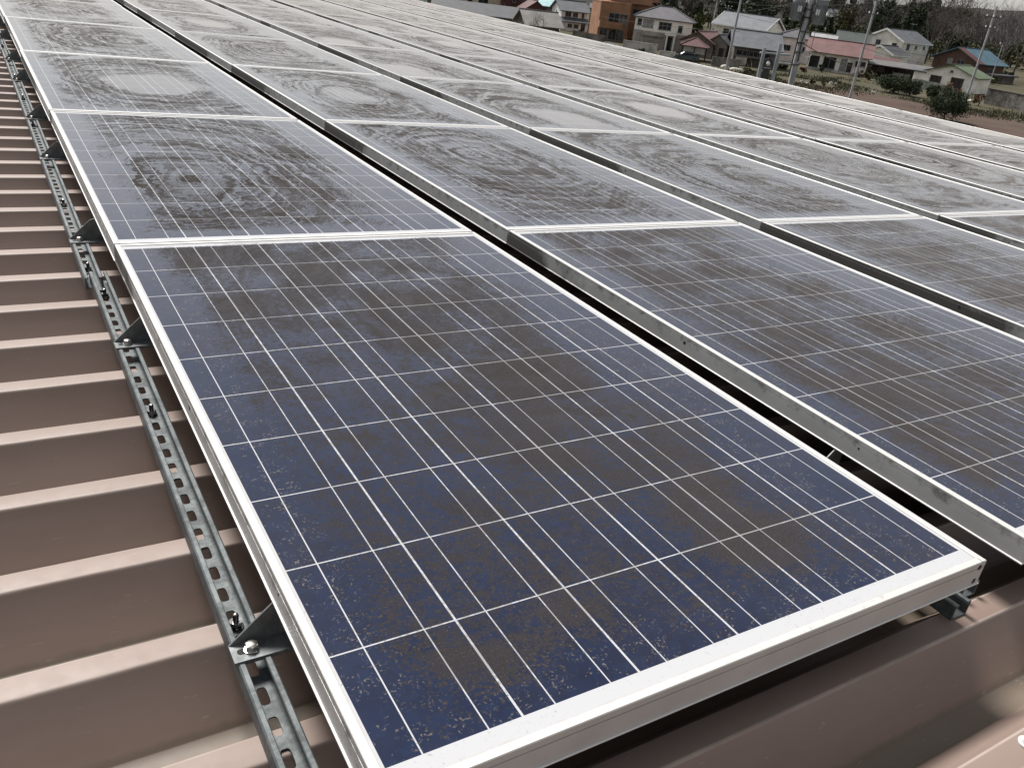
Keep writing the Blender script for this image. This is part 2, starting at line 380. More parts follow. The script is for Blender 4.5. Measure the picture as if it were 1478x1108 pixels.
for c in range(7):
    for r in range(14):
        X, Y = OX + c * PX, OY + r * PY
        if not in_view(X, Y): continue
        if panel0 is None: panel0 = make_panel(); o = panel0
        else: o = copy_tree(panel0)
        j = (lambda s: rng.uniform(-s, s)) if (c or r) else (lambda s: 0)
        for ch in o.children: ch.pass_index = (c + 1) if r == 0 else 20 + c * 15 + r
        o.matrix_world = RM(X + j(.002), Y + j(.0015), -PH + j(.0012)) @ Matrix.Rotation(j(.0012), 4, 'Z')
        if c == 0 and r == 0: lab = 'large dusty dark blue solar panel nearest the camera, whole front edge in view'
        else:
            look = 'dark blue' if r == 0 else ('grey ring-stained' if r < 4 else 'pale dusty')
            where = 'in the frontmost line' if r == 0 else '%s line from front' % ORD[r]
            lab = '%s solar panel %s, %s' % (look, where, COLN[c])
        tag(o, lab, 'solar panel', 'solar panels in rows on the roof')

# ------------------------------------------------------------------ rails
def channel_poly(cx, zb):
    w2, h, lip, t = .0205, .0285, .0085, .0022
    L = [(-w2, 0), (w2, 0), (w2, h - .002), (w2 - .002, h), (w2 - lip + .001, h), (w2 - lip, h - .001), (w2 - lip, h - .006), (w2 - lip + t, h - .006), (w2 - lip + t, h - t), (w2 - t, h - t), (w2 - t, t),
         (-w2 + t, t), (-w2 + t, h - t), (-w2 + lip - t, h - t), (-w2 + lip - t, h - .006), (-w2 + lip, h - .006), (-w2 + lip, h - .001), (-w2 + lip - .001, h), (-w2 + .002, h), (-w2, h - .002)]
    return [(cx + a, zb + b) for a, b in L]
def rail_mesh(y0, y1, slots=True):
    """channel opening upward, local origin on its underside centre line; the web is punched with slots"""
    mb = MB()
    P = channel_poly(0, 0)
    if not slots:
        mb.prism(P, y0, y1, GALV, 'y'); return mb
    wall_r = P[1:11] ; wall_l = [P[19]] + [P[0]]
    w2, t = .0205, .0022
    right = [(w2 - t, 0)] + P[1:11]
    left = [(-a, b) for a, b in right][::-1]
    mb.prism(right, y0, y1, GALV, 'y'); mb.prism(left, y0, y1, GALV, 'y')
    pitch = .0495; sw, sl_ = .0062, .0148
    k = int((y1 - y0) / pitch); off = (y1 - y0 - k * pitch) / 2
    xa, xb = -(w2 - t), w2 - t
    for zz, flip in ((t, 0), (0.0, 1)):
        for e0, e1 in ((y0, y0 + off), (y1 - off, y1)):
            mb.add([(xa, e0, zz), (xb, e0, zz), (xb, e1, zz), (xa, e1, zz)], [(0, 1, 2, 3)], GALV)
    N = 16
    for i in range(k):
        ya_, yb_ = y0 + off + i * pitch, y0 + off + (i + 1) * pitch; yc = (ya_ + yb_) / 2
        hole = []; outer = []
        for j_ in range(N):
            a = 2 * math.pi * (j_ + .5) / N; ca, sa = math.cos(a), math.sin(a)
            hole.append((sw * math.copysign(abs(ca) ** .45, ca), yc + sl_ * math.copysign(abs(sa) ** .55, sa)))
            s_ = max(abs(ca), abs(sa)); outer.append((xb * ca / s_, yc + pitch / 2 * sa / s_))
        for cn in ((xb, yb_), (xa, yb_), (xa, ya_), (xb, ya_)):
            b_ = min(range(N), key=lambda q: (outer[q][0] - cn[0]) ** 2 + (outer[q][1] - cn[1]) ** 2); outer[b_] = cn
        for zz in (t, 0.0):
            vs = [(a, b, zz) for a, b in outer] + [(a, b, zz) for a, b in hole]
            mb.add(vs, [(q, (q + 1) % N, N + (q + 1) % N, N + q) for q in range(N)], GALV)
        vs = [(a, b, t) for a, b in hole] + [(a, b, 0) for a, b in hole]
        mb.add(vs, [(q, (q + 1) % N, N + (q + 1) % N, N + q) for q in range(N)], GALV)
    return mb
def hexp(r, cx, cy, a0=.3): return [(cx + r * math.cos(a0 + k * math.pi / 3), cy + r * math.sin(a0 + k * math.pi / 3)) for k in range(6)]
def stud(parent, y, seed=0):
    z = .0022
    b = MB()
    b.lathe([(.0040, -.004), (.0040, .019), (.0032, .0215), (.0015, .0226)], (0, y, z), STUD, 16)
    b = b.build('stud_bolt', parent, smooth=True)
    nb = MB(); nb.prism(hexp(.0085, 0, y, .3 + seed), z + .0032, z + .0105, STUD, 'z'); nb.build('nut', b)
    wb = MB(); wb.lathe([(.0105, 0), (.0105, .0018), (.0075, .0018), (.0075, .0032)], (0, y, z), STUD, 22); wb.build('washer', b, smooth=True)
RZ = -.129
GR = 'slotted steel rails under the panels'
def rail(x, y0, y1, label, studs, slots=True):
    r = empty('slotted_rail', label, 'rail', RM(x, y0, RZ), GR)
    rail_mesh(0, y1 - y0, slots).build('channel', r)
    for i, s in enumerate(studs): stud(r, s - y0, i * .7)
    return r
def studs_for(y0, y1, extra=()):
    k = [RIB0 + .6 * i for i in range(-1, 45)]
    return [q for q in k if y0 + .02 < q < y1 - .02] + list(extra)
rail(-.0455, -.03, 1.712, 'galvanised slotted rail beside the nearest panel, running out of the bottom of the picture', [.3765 + .0, .985, 1.597])
rail(-.0595, 1.668, 5.66, 'galvanised slotted rail stepped left beyond the joint, beside the second and third panels', [1.79, 2.39, 2.99, 3.59, 4.19, 4.79, 5.39])
rail(-.0625, 5.675, 9.7, 'small far slotted rail at the upper left edge of the picture', [5.99, 6.79, 7.59])
for c in range(1, 7):
    for dx, nm in ((-.113, 'left'), (-.048, 'right')):
        x = OX + c * PX + dx + .0136
        lab = ('galvanised rail end poking out under the near panel corner, %s one of the pair' % nm) if c == 1 else \
              '%s galvanised rail in the dark gap %s' % (nm, ['', 'after the second lengthwise row', 'after the third lengthwise row', 'after the fourth lengthwise row', 'after the fifth lengthwise row', 'before the eave row'][c - 1])
        rail(x, -.022 if dx < -.1 else .004, 22.0, lab, [], False)

# ------------------------------------------------------------------ brackets holding the panels to the left rail
def make_bracket():
    b = empty('panel_bracket', '', 'bracket')
    xl, xr, yn, yf = -.0245, .060, -.0165, .0165
    p = MB()
    p.prism([(xl, yn), (xr, yn), (xr, yf), (xl, yf)], 0, .0024, BRK, 'z')
    p.prism([(-.017, yn), (.06, yn), (.06, yn + .002), (-.017, yn + .002)], -.004, 0, BRK, 'z')
    # adjusting slot beside the bolt
    p.prism([(-.0148, -.005), (-.004, -.005), (-.004, .005), (-.0148, .005), (-.0175, .0025), (-.0175, -.0025)], .0024, .00255, HOLE, 'z')
    p.build('base_plate', b)
    g = MB()
    g.prism([(xl, .0024), (xr, .0024), (xr, .064), (.030, .0545)], yf - .0024, yf, BRK, 'y'); g.build('gusset', b)
    h = MB()
    h.lathe([(.0098, .0025), (.0098, .0042), (.0084, .0044), (.0082, .0066)], (0, 0, 0), STEEL, 24)
    h.prism(hexp(.0080, 0, 0, .5), .0066, .0112, STEEL, 'z')
    h.lathe([(.0068, .0112), (.0062, .0125), (.0045, .0131), (.002, .0133)], (0, 0, 0), STEEL, 18)
    h.build('hex_bolt', b, smooth=True)
    return b
bx0 = None; nb = 0
BL = ['dark bracket with bright hex bolt, nearest of those along the left rail', 'dark triangular bracket second from the near end of the left rail',
      'dark triangular bracket just beyond the first seam and the rail joint', 'dark bracket fourth from the near end of the left rail',
      'dark bracket fifth from the near end of the left rail', 'small dark bracket sixth along the left rail',
      'tiny dark bracket seventh along the left rail', 'tiny dark bracket eighth along the left rail', 'tiny dark bracket ninth along the left rail', 'last tiny dark bracket at the top left corner of the picture']
for r in range(5):
    for dy in (.334, 1.285):
        y = OY + r * PY + dy
        b = make_bracket() if bx0 is None else copy_tree(bx0)
        if bx0 is None: bx0 = b
        b.matrix_world = RM(-.0455 if y < 1.7 else (-.0595 if y < 5.66 else -.0625), y, RZ + .0286)
        tag(b, BL[nb], 'bracket', 'brackets along the left rail'); nb += 1
b = copy_tree(bx0); b.matrix_world = RM(PX - .048 + .002, OY + .36, RZ + .0286)
tag(b, 'dark bracket half hidden in the black gap right of the near panel', 'bracket', 'brackets in the first gap')

# roof bolt with a big washer on the front rib
rb = empty('roof_bolt', 'steel roof bolt with wide pale washer on the bare rib at lower right', 'bolt', RM(.8365, RIB0 - 3 * RP, RT))
m_ = MB(); m_.lathe([(.0135, .0003), (.0135, .002), (.0115, .0034), (.0085, .0036)], (0, 0, 0), WASH, 28); m_.build('washer', rb, smooth=True)
m_ = MB(); m_.prism(hexp(.0078, 0, 0), .0037, .0095, STEEL, 'z'); m_.lathe([(.0042, .0095), (.0042, .017), (.003, .0185)], (0, 0, 0), STEEL, 16); m_.build('nut', rb, smooth=True)

# ================================================================== the village beyond the eave
FW = (CR @ Vector((0, 0, -1))); FW.z = 0; FW.normalize()
def frame_at(p, yaw):
    """local frame on the ground: +x to the picture's right, -y towards the camera, turned by yaw degrees"""
    d = Vector((p.x - CW.x, p.y - CW.y, 0)).normalized()
    a = math.atan2(d.y, d.x) - math.pi / 2 + rad(yaw)
    return Matrix.Translation((p.x, p.y, 0)) @ Matrix.Rotation(a, 4, 'Z')
# ---- ground
def ground_mat():
    m, t = newmat('winter_ground'); o = t.obj(); n1 = t.noise(o, .035, 5, .6); n2 = t.noise(o, .6, 5, .65); n3 = t.noise(o, 5, 3, .6)
    c = t.mix(t.sm(n1, .38, .6), (.055, .050, .030), (.085, .070, .048))
    c = t.mix(t.sm(n2, .42, .62), c, (.042, .044, .024)); c = t.mix(t.sm(n3, .45, .7, 0, .5), c, (.12, .10, .072))
    t.set(base=c, rough=.95, spec=.1); return m
def soil_mat():
    m, t = newmat('tilled_soil'); o = t.obj()
    mp = t.n('ShaderNodeMapping'); t.l(o, mp.inputs[0]); mp.inputs['Scale'].default_value = (.25, 2.2, 1)
    a = t.noise(mp.outputs[0], 1, 4, .6); b = t.noise(o, .12, 4, .6); d = t.noise(o, 3, 4, .6)
    c = t.mix(t.sm(a, .35, .65), (.058, .039, .032), (.078, .054, .044)); c = t.mix(t.sm(b, .4, .65, 0, .7), c, (.092, .068, .052)); c = t.mix(t.sm(d, .5, .7, 0, .4), c, (.045, .032, .026))
    t.set(base=c, rough=.95, spec=.1); return m
g = MB(); NG = 40
X0, X1, Y0, Y1 = -900, 2600, -900, 2600
g.add([(X0 + (X1-X0)*i/NG, Y0 + (Y1-Y0)*j/NG, 0) for i in range(NG+1) for j in range(NG+1)],
      [(i*(NG+1)+j, (i+1)*(NG+1)+j, (i+1)*(NG+1)+j+1, i*(NG+1)+j+1) for i in range(NG) for j in range(NG)], ground_mat())
struct(g.build('ground'))
def sheet(name, poly, z, m):
    g = MB(); g.add([(p.x, p.y, z) for p in poly], [tuple(range(len(poly)))], m); return struct(g.build(name))
sheet('ploughed_field', [ground(*q) for q in ((1085, 135), (1150, 118), (1238, 133), (1290, 141), (1355, 153), (1440, 168), (1560, 195), (1800, 300), (1500, 330), (1150, 230))], .02, soil_mat())
ROADM = plain('asphalt_lane', (.055, .055, .055), .85, .3, .8)
sheet('lane', [ground(*q) for q in ((880, 60), (930, 80), (1010, 95), (1080, 110), (1080, 118), (1000, 106), (900, 86), (840, 66))], .024, ROADM)

# ---- house builder
WIN = plain('dark_window_glass', (.018, .021, .026), .08, .5, .8, 0, .5)
WFR = plain('aluminium_window_frame', (.20, .20, .20), .5, .2, 4)
WLT = plain('curtained_window', (.30, .30, .29), .15, .3, 2, 0, .5)
TRIM = plain('white_trim', (.72, .71, .68), .55, .12, 3)
WOODD = plain('dark_timber', (.040, .030, .026), .75, .4, 3, stretch=(1, 1, .3))
def wallm(n, c, v=.18): return plain('wall_' + n, c, .85, v, .55, 0, .2, bump=.15, bsc=40)
def roofm(name, c, pitch=.30, ribs='x', v=.25, ro=.6):
    if name in MATS: return MATS[name]
    m, t = newmat(name); o = t.obj(); x, y, z = t.xyz(o)
    a = t.noise(o, .6, 5, .65); b = t.noise(o, 9, 3, .6)
    wv = t.M('FRACT', t.M('DIVIDE', x if ribs == 'x' else z, pitch))
    seam = t.sm(t.M('ABSOLUTE', t.M('SUBTRACT', wv, .5)), .36, .5)
    col = t.mix(t.sm(t.M('ADD', t.M('MULTIPLY', a, .6), t.M('MULTIPLY', b, .4)), .35, .65), tuple(q * (1 - v) for q in c), tuple(q * (1 + v) for q in c))
    col = t.mix(t.M('MULTIPLY', seam, .35), col, tuple(q * .45 for q in c))
    t.set(base=col, rough=ro, spec=.35); t.bump(seam, .4, .03); MATS[name] = m; return m
def window(par, x, z, w_, h_, y=0.0, side='f', X=0.0, pane=None, bars=1):
    """window centred at x,z in the front (f), left (l) or right (r) wall; frame proud of the wall, panes a sub-part"""
    f = MB(); p = MB(); t = .07
    def B(mb, a0, a1, z0, z1, d0, d1, m):
        if side == 'f': mb.box((a0, y - d1, z0), (a1, y - d0, z1), m)
        elif side == 'r': mb.box((X + d0, a0, z0), (X + d1, a1, z1), m)
        else: mb.box((X - d1, a0, z0), (X - d0, a1, z1), m)
    x0, x1, z0, z1 = x - w_/2, x + w_/2, z - h_/2, z + h_/2
    B(f, x0, x0 + t, z0, z1, -.02, .06, WFR); B(f, x1 - t, x1, z0, z1, -.02, .06, WFR)
    B(f, x0 + t, x1 - t, z0, z0 + t, -.02, .058, WFR); B(f, x0 + t, x1 - t, z1 - t, z1, -.02, .058, WFR)
    for i in range(bars):
        c = x0 + (x1 - x0) * (i + 1) / (bars + 1); B(f, c - .035, c + .035, z0 + t, z1 - t, -.02, .05, WFR)
    B(f, x0 - .08, x1 + .08, z0 - .07, z0 - .002, -.02, .11, WFR)
    wf = f.build('window', par)
    B(p, x0 + t, x1 - t, z0 + t, z1 - t, .004, .022, pane or WIN); p.build('pane', wf); return wf
def slope(mb, a, b, c, d, th, m):
    """thick roof panel: a,b along the eave, c,d along the ridge"""
    A = [Vector(q) for q in (a, b, c, d)]; nrm = (A[1] - A[0]).cross(A[3] - A[0]).normalized() * th
    if nrm.z < 0: nrm = -nrm
    mb.add([*A, *[q + nrm for q in A]], [(0, 1, 2, 3), (4, 5, 6, 7), (0, 1, 5, 4), (1, 2, 6, 5), (2, 3, 7, 6), (3, 0, 4, 7)], m)
def roof_parts(par, w_, d_, ze, zr, kind, rm, ov=.5, trim=None, x0=None, y0=0.0, hip=.5, th=.14, wm=None, gable_name='gable_wall'):
    x0 = -w_/2 if x0 is None else x0; x1 = x0 + w_; y1 = y0 + d_; xm = (x0 + x1) / 2; ym = (y0 + y1) / 2
    R = MB(); tr = MB()
    if kind == 'x':        # ridge parallel to the front
        k = (zr - ze) / (d_ / 2); e = ze - k * ov
        slope(R, (x0-ov, y0-ov, e), (x1+ov, y0-ov, e), (x1+ov, ym, zr), (x0-ov, ym, zr), th, rm)
        slope(R, (x1+ov, y1+ov, e), (x0-ov, y1+ov, e), (x0-ov, ym, zr), (x1+ov, ym, zr), th, rm)
        R.box((x0-ov-.02, ym-.14, zr+.02), (x1+ov+.02, ym+.14, zr+th+.13), rm)
        if wm:
            for xa, xb in ((x0, x0+.16), (x1-.16, x1)):
                G = MB(); G.prism([(y0, ze-.01), (y1, ze-.01), (ym, zr-.02)], xa, xb, wm, 'x'); G.build(gable_name, par)
        if trim:
            for xa in (x0-ov-.03, x1+ov-.03):
                for ya, yb in ((y0-ov, ym), (y1+ov, ym)):
                    tr.add([(xa, ya, e-.16), (xa+.06, ya, e-.16), (xa+.06, yb, zr-.16), (xa, yb, zr-.16), (xa, ya, e+.2), (xa+.06, ya, e+.2), (xa+.06, yb, zr+.2), (xa, yb, zr+.2)],
                           [(0,1,2,3),(4,5,6,7),(0,1,5,4),(1,2,6,5),(2,3,7,6),(3,0,4,7)], trim)
            tr.box((x0-ov, y0-ov-.10, e-.10), (x1+ov, y0-ov-.003, e+.10), trim)
    elif kind == 'y':      # gable towards the camera
        k = (zr - ze) / (w_ / 2); e = ze - k * ov
        slope(R, (x0-ov, y1+ov, e), (x0-ov, y0-ov, e), (xm, y0-ov, zr), (xm, y1+ov, zr), th, rm)
        slope(R, (x1+ov, y0-ov, e), (x1+ov, y1+ov, e), (xm, y1+ov, zr), (xm, y0-ov, zr), th, rm)
        R.box((xm-.14, y0-ov-.02, zr+.02), (xm+.14, y1+ov+.02, zr+th+.10), rm)
        if wm:
            for ya, yb in ((y0, y0+.16), (y1-.16, y1)):
                G = MB(); G.prism([(x0, ze-.01), (x1, ze-.01), (xm, zr-.02)], ya, yb, wm, 'y'); G.build(gable_name, par)
        if trim:
            ya = y0 - ov - .03
            for xa, xb in ((x0-ov, xm), (x1+ov, xm)):
                tr.add([(xa, ya, e-.16), (xa, ya+.06, e-.16), (xb, ya+.06, zr-.16), (xb, ya, zr-.16), (xa, ya, e+.2), (xa, ya+.06, e+.2), (xb, ya+.06, zr+.2), (xb, ya, zr+.2)],
                       [(0,1,2,3),(4,5,6,7),(0,1,5,4),(1,2,6,5),(2,3,7,6),(3,0,4,7)], trim)
            tr.box((x1+ov+.003, y0-ov, e-.10), (x1+ov+.10, y1+ov, e+.10), trim)
            tr.box((x0-ov-.10, y0-ov, e-.10), (x0-ov-.003, y1+ov, e+.10), trim)
    elif kind == 'hip':
        e = ze - .12; rl = max(.05, (w_ - d_) / 2 * 1.0) if w_ > d_ else .05
        ex0, ex1, ey0, ey1 = x0-ov, x1+ov, y0-ov, y1+ov
        P = [(ex0, ey0, e), (ex1, ey0, e), (ex1, ey1, e), (ex0, ey1, e), (xm-rl, ym, zr), (xm+rl, ym, zr)]
        Q = [(a, b, c-.16) for a, b, c in P[:4]]
        R.add(P + Q, [(0, 1, 5, 4), (1, 2, 5), (2, 3, 4, 5), (3, 0, 4), (0, 1, 7, 6), (1, 2, 8, 7), (2, 3, 9, 8), (3, 0, 6, 9), (6, 7, 8, 9)], rm)
        for a, b in ((0, 4), (1, 5), (2, 5), (3, 4), (4, 5)):
            R.tube([Vector(P[a]) + Vector((0, 0, .05)), Vector(P[b]) + Vector((0, 0, .05))], .10, rm, 6)
        if trim: tr.box((ex0, ey0-.06, e-.20), (ex1, ey0-.003, e-.02), trim)
    elif kind == 'shed':   # mono-pitch falling to the camera
        slope(R, (x0-ov, y0-ov, ze), (x1+ov, y0-ov, ze), (x1+ov, y1+ov, zr), (x0-ov, y1+ov, zr), th, rm)
    elif kind == 'flat':
        R.box((x0-ov, y0-ov, ze), (x1+ov, y1+ov, ze+.28), rm)
    rf = R.build('roof', par)
    if trim and tr.v: tr.build('fascia', rf)
    return rf
class House:
    def __init__(s, name, label, cat, ub, vb, u0, u1, ve, vr, d, kind, wm, rm, yaw=0, ov=.5, trim=None, low=None, wall=True, gable=None, group=None):
        s.dep = ground_depth(ub, vb); um = (u0 + u1) / 2; c = at(um, ve, s.dep); s.s = s.dep / FPX
        s.M = frame_at(c, yaw); s.o = empty(name, label, cat, s.M, group)
        a, b = at(u0, ve, s.dep), at(u1, ve, s.dep); s.w = math.hypot(a.x-b.x, a.y-b.y) / math.cos(rad(yaw)); s.d = d
        s.ze = c.z; dd = s.dep + .35 * d
        s.zr = max(at(um, vr, dd).z, s.ze + .25) if kind != 'flat' else s.ze
        if wall:
            W = MB(); h = s.ze if kind != 'shed' else s.ze - .05
            if low: W.box((-s.w/2, 0, low[0]), (s.w/2, d, h), wm); lb = MB(); lb.box((-s.w/2-.03, -.03, 0), (s.w/2+.03, d+.03, low[0]-.004), low[1]); W.build('wall', s.o); lb.build('lower_wall', s.o)
            else: W.box((-s.w/2, 0, 0), (s.w/2, d, h), wm); W.build('wall', s.o)
        s.roof = roof_parts(s.o, s.w, d, s.ze, s.zr, kind, rm, ov, trim, wm=(gable or wm))
    def win(s, fx, fz, w_, h_, **k): return window(s.o, (fx - .5) * s.w, fz * s.ze, w_, h_, **k)
    def swin(s, side, fy, fz, w_, h_, **k): return window(s.o, fy * s.d, fz * s.ze, w_, h_, side=side, X=(s.w/2 if side == 'r' else -s.w/2), **k)
    def part(s, name, boxes, m, par=None):
        b = MB()
        for q in boxes: b.box(q[0], q[1], m)
        return b.build(name, par or s.o)
    def door(s, fx, w_, h_, m, y=0.0):
        x = (fx - .5) * s.w
        d = s.part('door', [((x - w_/2, y-.06, .05), (x + w_/2, y-.004, h_))], m)
        s.part('handle', [((x + w_*.32, y-.11, h_*.45), (x + w_*.36, y-.062, h_*.55))], WFR, d); return d
    def antenna(s, fx, fy, h_):
        x, y = (fx-.5)*s.w, fy*s.d; a = MB(); z0 = s.ze + (s.zr - s.ze) * .6
        a.tube([(x, y, z0), (x, y, s.zr+h_)], .03, GALV, 6); a.tube([(x-.1, y-.7, s.zr+h_-.1), (x+.1, y+.7, s.zr+h_-.1)], .02, GALV, 5)
        for i in range(6): q = -.6 + i*.24; a.tube([(x-.5+.14*q, y+q, s.zr+h_-.1), (x+.5+.14*q, y+q, s.zr+h_-.1)], .014, GALV, 4)
        a.build('aerial', s.o)
CREAM = wallm('cream_siding', (.83, .79, .70)); BEIGE = wallm('beige_render', (.62, .53, .42)); GREYB = wallm('grey_beige_tile', (.36, .32, .285))
ORANGE = wallm('orange_brown_tile', (.29, .158, .095)); MAROON = wallm('maroon_boards', (.085, .036, .034)); WHITE = wallm('white_plaster', (.82, .82, .81))
BROWN = wallm('brown_boards', (.115, .066, .05)); PINK = wallm('pale_pink_render', (.74, .65, .62)); BLOCK = wallm('concrete_block', (.46, .43, .38), .35)
WEATH = wallm('weathered_boards', (.17, .15, .13), .4); CONC = wallm('stained_concrete', (.17, .158, .142), .45)
SLATE = roofm('grey_slate_roof', (.082, .076, .084)); TILE = roofm('grey_tile_roof', (.082, .086, .094)); DTILE = roofm('dark_tile_roof', (.05, .05, .055))
REDM = roofm('faded_red_metal_roof', (.130, .066, .062), .45); REDB = roofm('red_brown_roof', (.075, .028, .025)); BLUE = roofm('blue_metal_roof', (.050, .100, .130), .45)
GREEN = roofm('green_metal_roof', (.080, .105, .058), .4); TAN = roofm('weathered_tan_roof', (.125, .116, .105), .25, v=.3); CYAN = roofm('pale_turquoise_roof', (.24, .36, .375), .5)
BGRN = roofm('dark_green_grey_roof', (.038, .047, .043)); LGREY = roofm('light_grey_roof', (.092, .098, .108), .4); RUST = roofm('grey_corrugated_roof', (.10, .094, .09), .2)

# 1 hip-roofed house
h = House('hip_roof_house', 'two storey hip roofed house, cream above and grey beige below', 'house', 955, 74, 918, 1001, 27, 10, 8, 'hip', CREAM, SLATE, 0, .55, None, (2.9, GREYB))
h.win(.08, .80, .8, 1.1, bars=0); h.win(.23, .78, 1.9, 1.3, pane=WLT); h.win(.53, .76, 2.3, 1.3, bars=2); h.win(.80, .72, .8, 1.2, bars=0)
h.win(.13, .32, 1.4, 1.5); h.win(.40, .40, .5, .5, bars=0); h.door(.63, 1.2, 2.3, WOODD)
h.part('porch_pillar', [((.5*h.w*.16, -1.2, 0), (.5*h.w*.16+.3, -.9, 2.6))], TRIM); h.part('porch_pillar', [((.5*h.w*.42, -1.2, 0), (.5*h.w*.42+.3, -.9, 2.6))], TRIM)
h.part('porch_roof', [((.5*h.w*.10, -1.4, 2.61), (.5*h.w*.50, -.04, 2.85))], CREAM)
h.part('balcony_rail', [((-.36*h.w, -.9, 2.2), (.02*h.w, -.04, 2.35)), ((-.36*h.w, -.9, 1.5), (.02*h.w, -.84, 1.58))], GREYB)
# 2 orange-brown building
h = House('orange_building', 'three storey orange brown tiled building with balconies', 'building', 890, 62, 868, 912, 6, 4, 9, 'flat', ORANGE, ORANGE, 12, .05)
h.part('tower', [((-.12*h.w, 2.2, h.ze+.29), (h.w*.5+4.5, 8.5, h.ze+3.2))], ORANGE); h.part('rear_wing', [((h.w/2+.01, 4, 0), (h.w/2+5.5, 12, h.ze+.4))], ORANGE)
h.part('canopy', [((h.w/2+.5, 2.8, h.ze+.9), (h.w/2+5.9, 3.98, h.ze+1.9))], ORANGE)
for i, fx in enumerate((.40, .58)): h.win(fx, .60, 1.1, 2.0, pane=WIN, bars=0)
h.win(.80, .60, 1.5, 1.9); h.part('balcony', [((-.5*h.w, -1.1, h.ze*.36), (.25*h.w, -.95, h.ze*.52)), ((-.5*h.w, -1.1, h.ze*.34), (.25*h.w, -.01, h.ze*.36))], ORANGE)
h.part('balcony_wall', [((-.5*h.w, -.95, h.ze*.36), (-.5*h.w+.12, -.01, h.ze*.52))], ORANGE)
for fx in (.2, .5, .75): h.win(fx, .17, 1.5, 1.9)
window(h.o, .2*h.w, h.ze+1.9, 1.3, 1.5, y=2.2); window(h.o, h.w/2+2.5, h.ze-1.3, 2.4, 1.4, y=4)
# 3 white tile-roofed house
h = House('white_tiled_house', 'white plastered two storey house under a grey tiled gable roof', 'house', 835, 47, 811, 848, 16, 3, 7, 'x', WHITE, TILE, 18, .55)
h.win(.27, .80, 1.3, .9); h.win(.55, .80, 1.1, .8); h.win(.85, .80, .5, 1.0, bars=0); h.swin('l', .5, .85, .5, .5, bars=0); h.win(.42, .25, 1.6, 1.0); h.win(.72, .25, 1.4, .9)
lr = MB(); slope(lr, (-.62*h.w, -2.0, h.ze*.44), (.54*h.w, -2.0, h.ze*.44), (.54*h.w, -.02, h.ze*.62), (-.62*h.w, -.02, h.ze*.62), .14, TILE); lr.build('lower_roof', h.o)
h.part('lower_wall', [((-.56*h.w, -1.4, 0), (.48*h.w, -.02, h.ze*.43))], WHITE)
for fx in (.3, .55): window(h.o, (fx-.5)*h.w, h.ze*.27, 1.0, .7, y=-1.4)
window(h.o, .32*h.w, h.ze*.24, .9, 1.3, y=-1.4)
# 4 tan-roofed low house
h = House('tan_roof_house', 'low house with a broad weathered tan roof behind the bare tree', 'house', 790, 62, 762, 808, 37, 18, 9, 'x', WEATH, TAN, 14, .7)
h.win(.3, .4, 1.6, 1.1)
# 5 maroon, 6 beige, grey tile wall, cyan bits
h = House('maroon_house', 'dark maroon boarded house at the top edge of the picture', 'house', 745, 30, 724, 762, -8, -16, 8, 'x', MAROON, DTILE, 4, .4)
h.win(.5, .75, .7, .8, bars=0); h.win(.85, .72, .6, .8, bars=0); h.win(.12, .55, .5, .6, bars=0)
h.part('parapet', [((-.1*h.w, -1.2, 0), (.45*h.w, -1.0, 1.6))], CONC)
h = House('beige_house', 'beige rendered house with a sliding window beyond the eave', 'house', 690, 22, 640, 724, -12, -24, 8, 'x', BEIGE, DTILE, 3, .4)
h.win(.47, .62, 1.1, .8, bars=0); h.win(.70, .60, 2.2, 1.2)
h = House('long_tiled_shed', 'long low shed with mottled dark grey tile roof', 'shed', 690, 38, 622, 748, 22, 6, 7, 'shed', CONC, DTILE, 0, .3)
h = House('turquoise_shed', 'small pale turquoise shed between two dark roofs at the top edge', 'shed', 610, 14, 598, 616, -8, -12, 5, 'flat', plain('turquoise_panel', (.42, .66, .70), .5, .15, 2), CYAN, 0, .1)
h.door(.5, 1.4, 2.2, TRIM)
h = House('dark_storehouse', 'dark grey storehouse with a black ridge at the top edge', 'shed', 634, 17, 617, 653, -6, -12, 7, 'x', WEATH, DTILE, 0, .3); h.win(.5, .6, 1.4, .8)
h = House('turquoise_roof_house', 'house with a pale turquoise roof peeping out beside the maroon house', 'house', 790, 30, 772, 802, 10, -2, 8, 'shed', WEATH, CYAN, -14, .3); h.win(.4, .6, 1.2, 1)
h = House('brown_gable_shed', 'dark brown gabled shed in front of the turquoise roof', 'shed', 775, 36, 758, 790, 15, 2, 6, 'y', MAROON, REDB, 16, .3); h.win(.5, .5, 1.0, .8)
h = House('grey_rear_house', 'narrow grey house between the white and the orange buildings', 'house', 860, 48, 852, 874, 14, 8, 8, 'shed', wallm('grey_cement', (.27, .27, .27)), DTILE, 0, .3); h.win(.5, .6, .8, .8)
# 9 red gable, carport, grey gable
h = House('red_gable_house', 'small weathered house with a faded pink red gable roof', 'house', 1015, 84, 984, 1030, 60, 45, 8, 'y', WEATH, REDM, -22, .5); h.win(.45, .6, 1.4, 1.0)
h = House('grey_gable_house', 'small boarded house with grey gable roof right of the carport', 'house', 1040, 88, 1023, 1050, 62, 50, 7, 'y', wallm('taupe_boards', (.22, .19, .165)), TILE, -18, .4); h.win(.35, .5, .9, 1.2); h.door(.75, .9, 2.0, WOODD)
h = House('long_grey_house', 'long dark boarded house with a wide plain grey roof', 'house', 1090, 98, 1062, 1124, 68, 47, 9, 'x', WEATH, LGREY, 8, .8)
for fx in (.2, .45, .7): h.win(fx, .62, 2.2, .9)
h.part('veranda_roof', [((-.45*h.w, -1.6, h.ze*.44), (.42*h.w, -.02, h.ze*.48))], RUST); h.part('lattice', [((-.45*h.w, -1.5, .1), (-.2*h.w, -1.4, 1.5))], BLOCK)
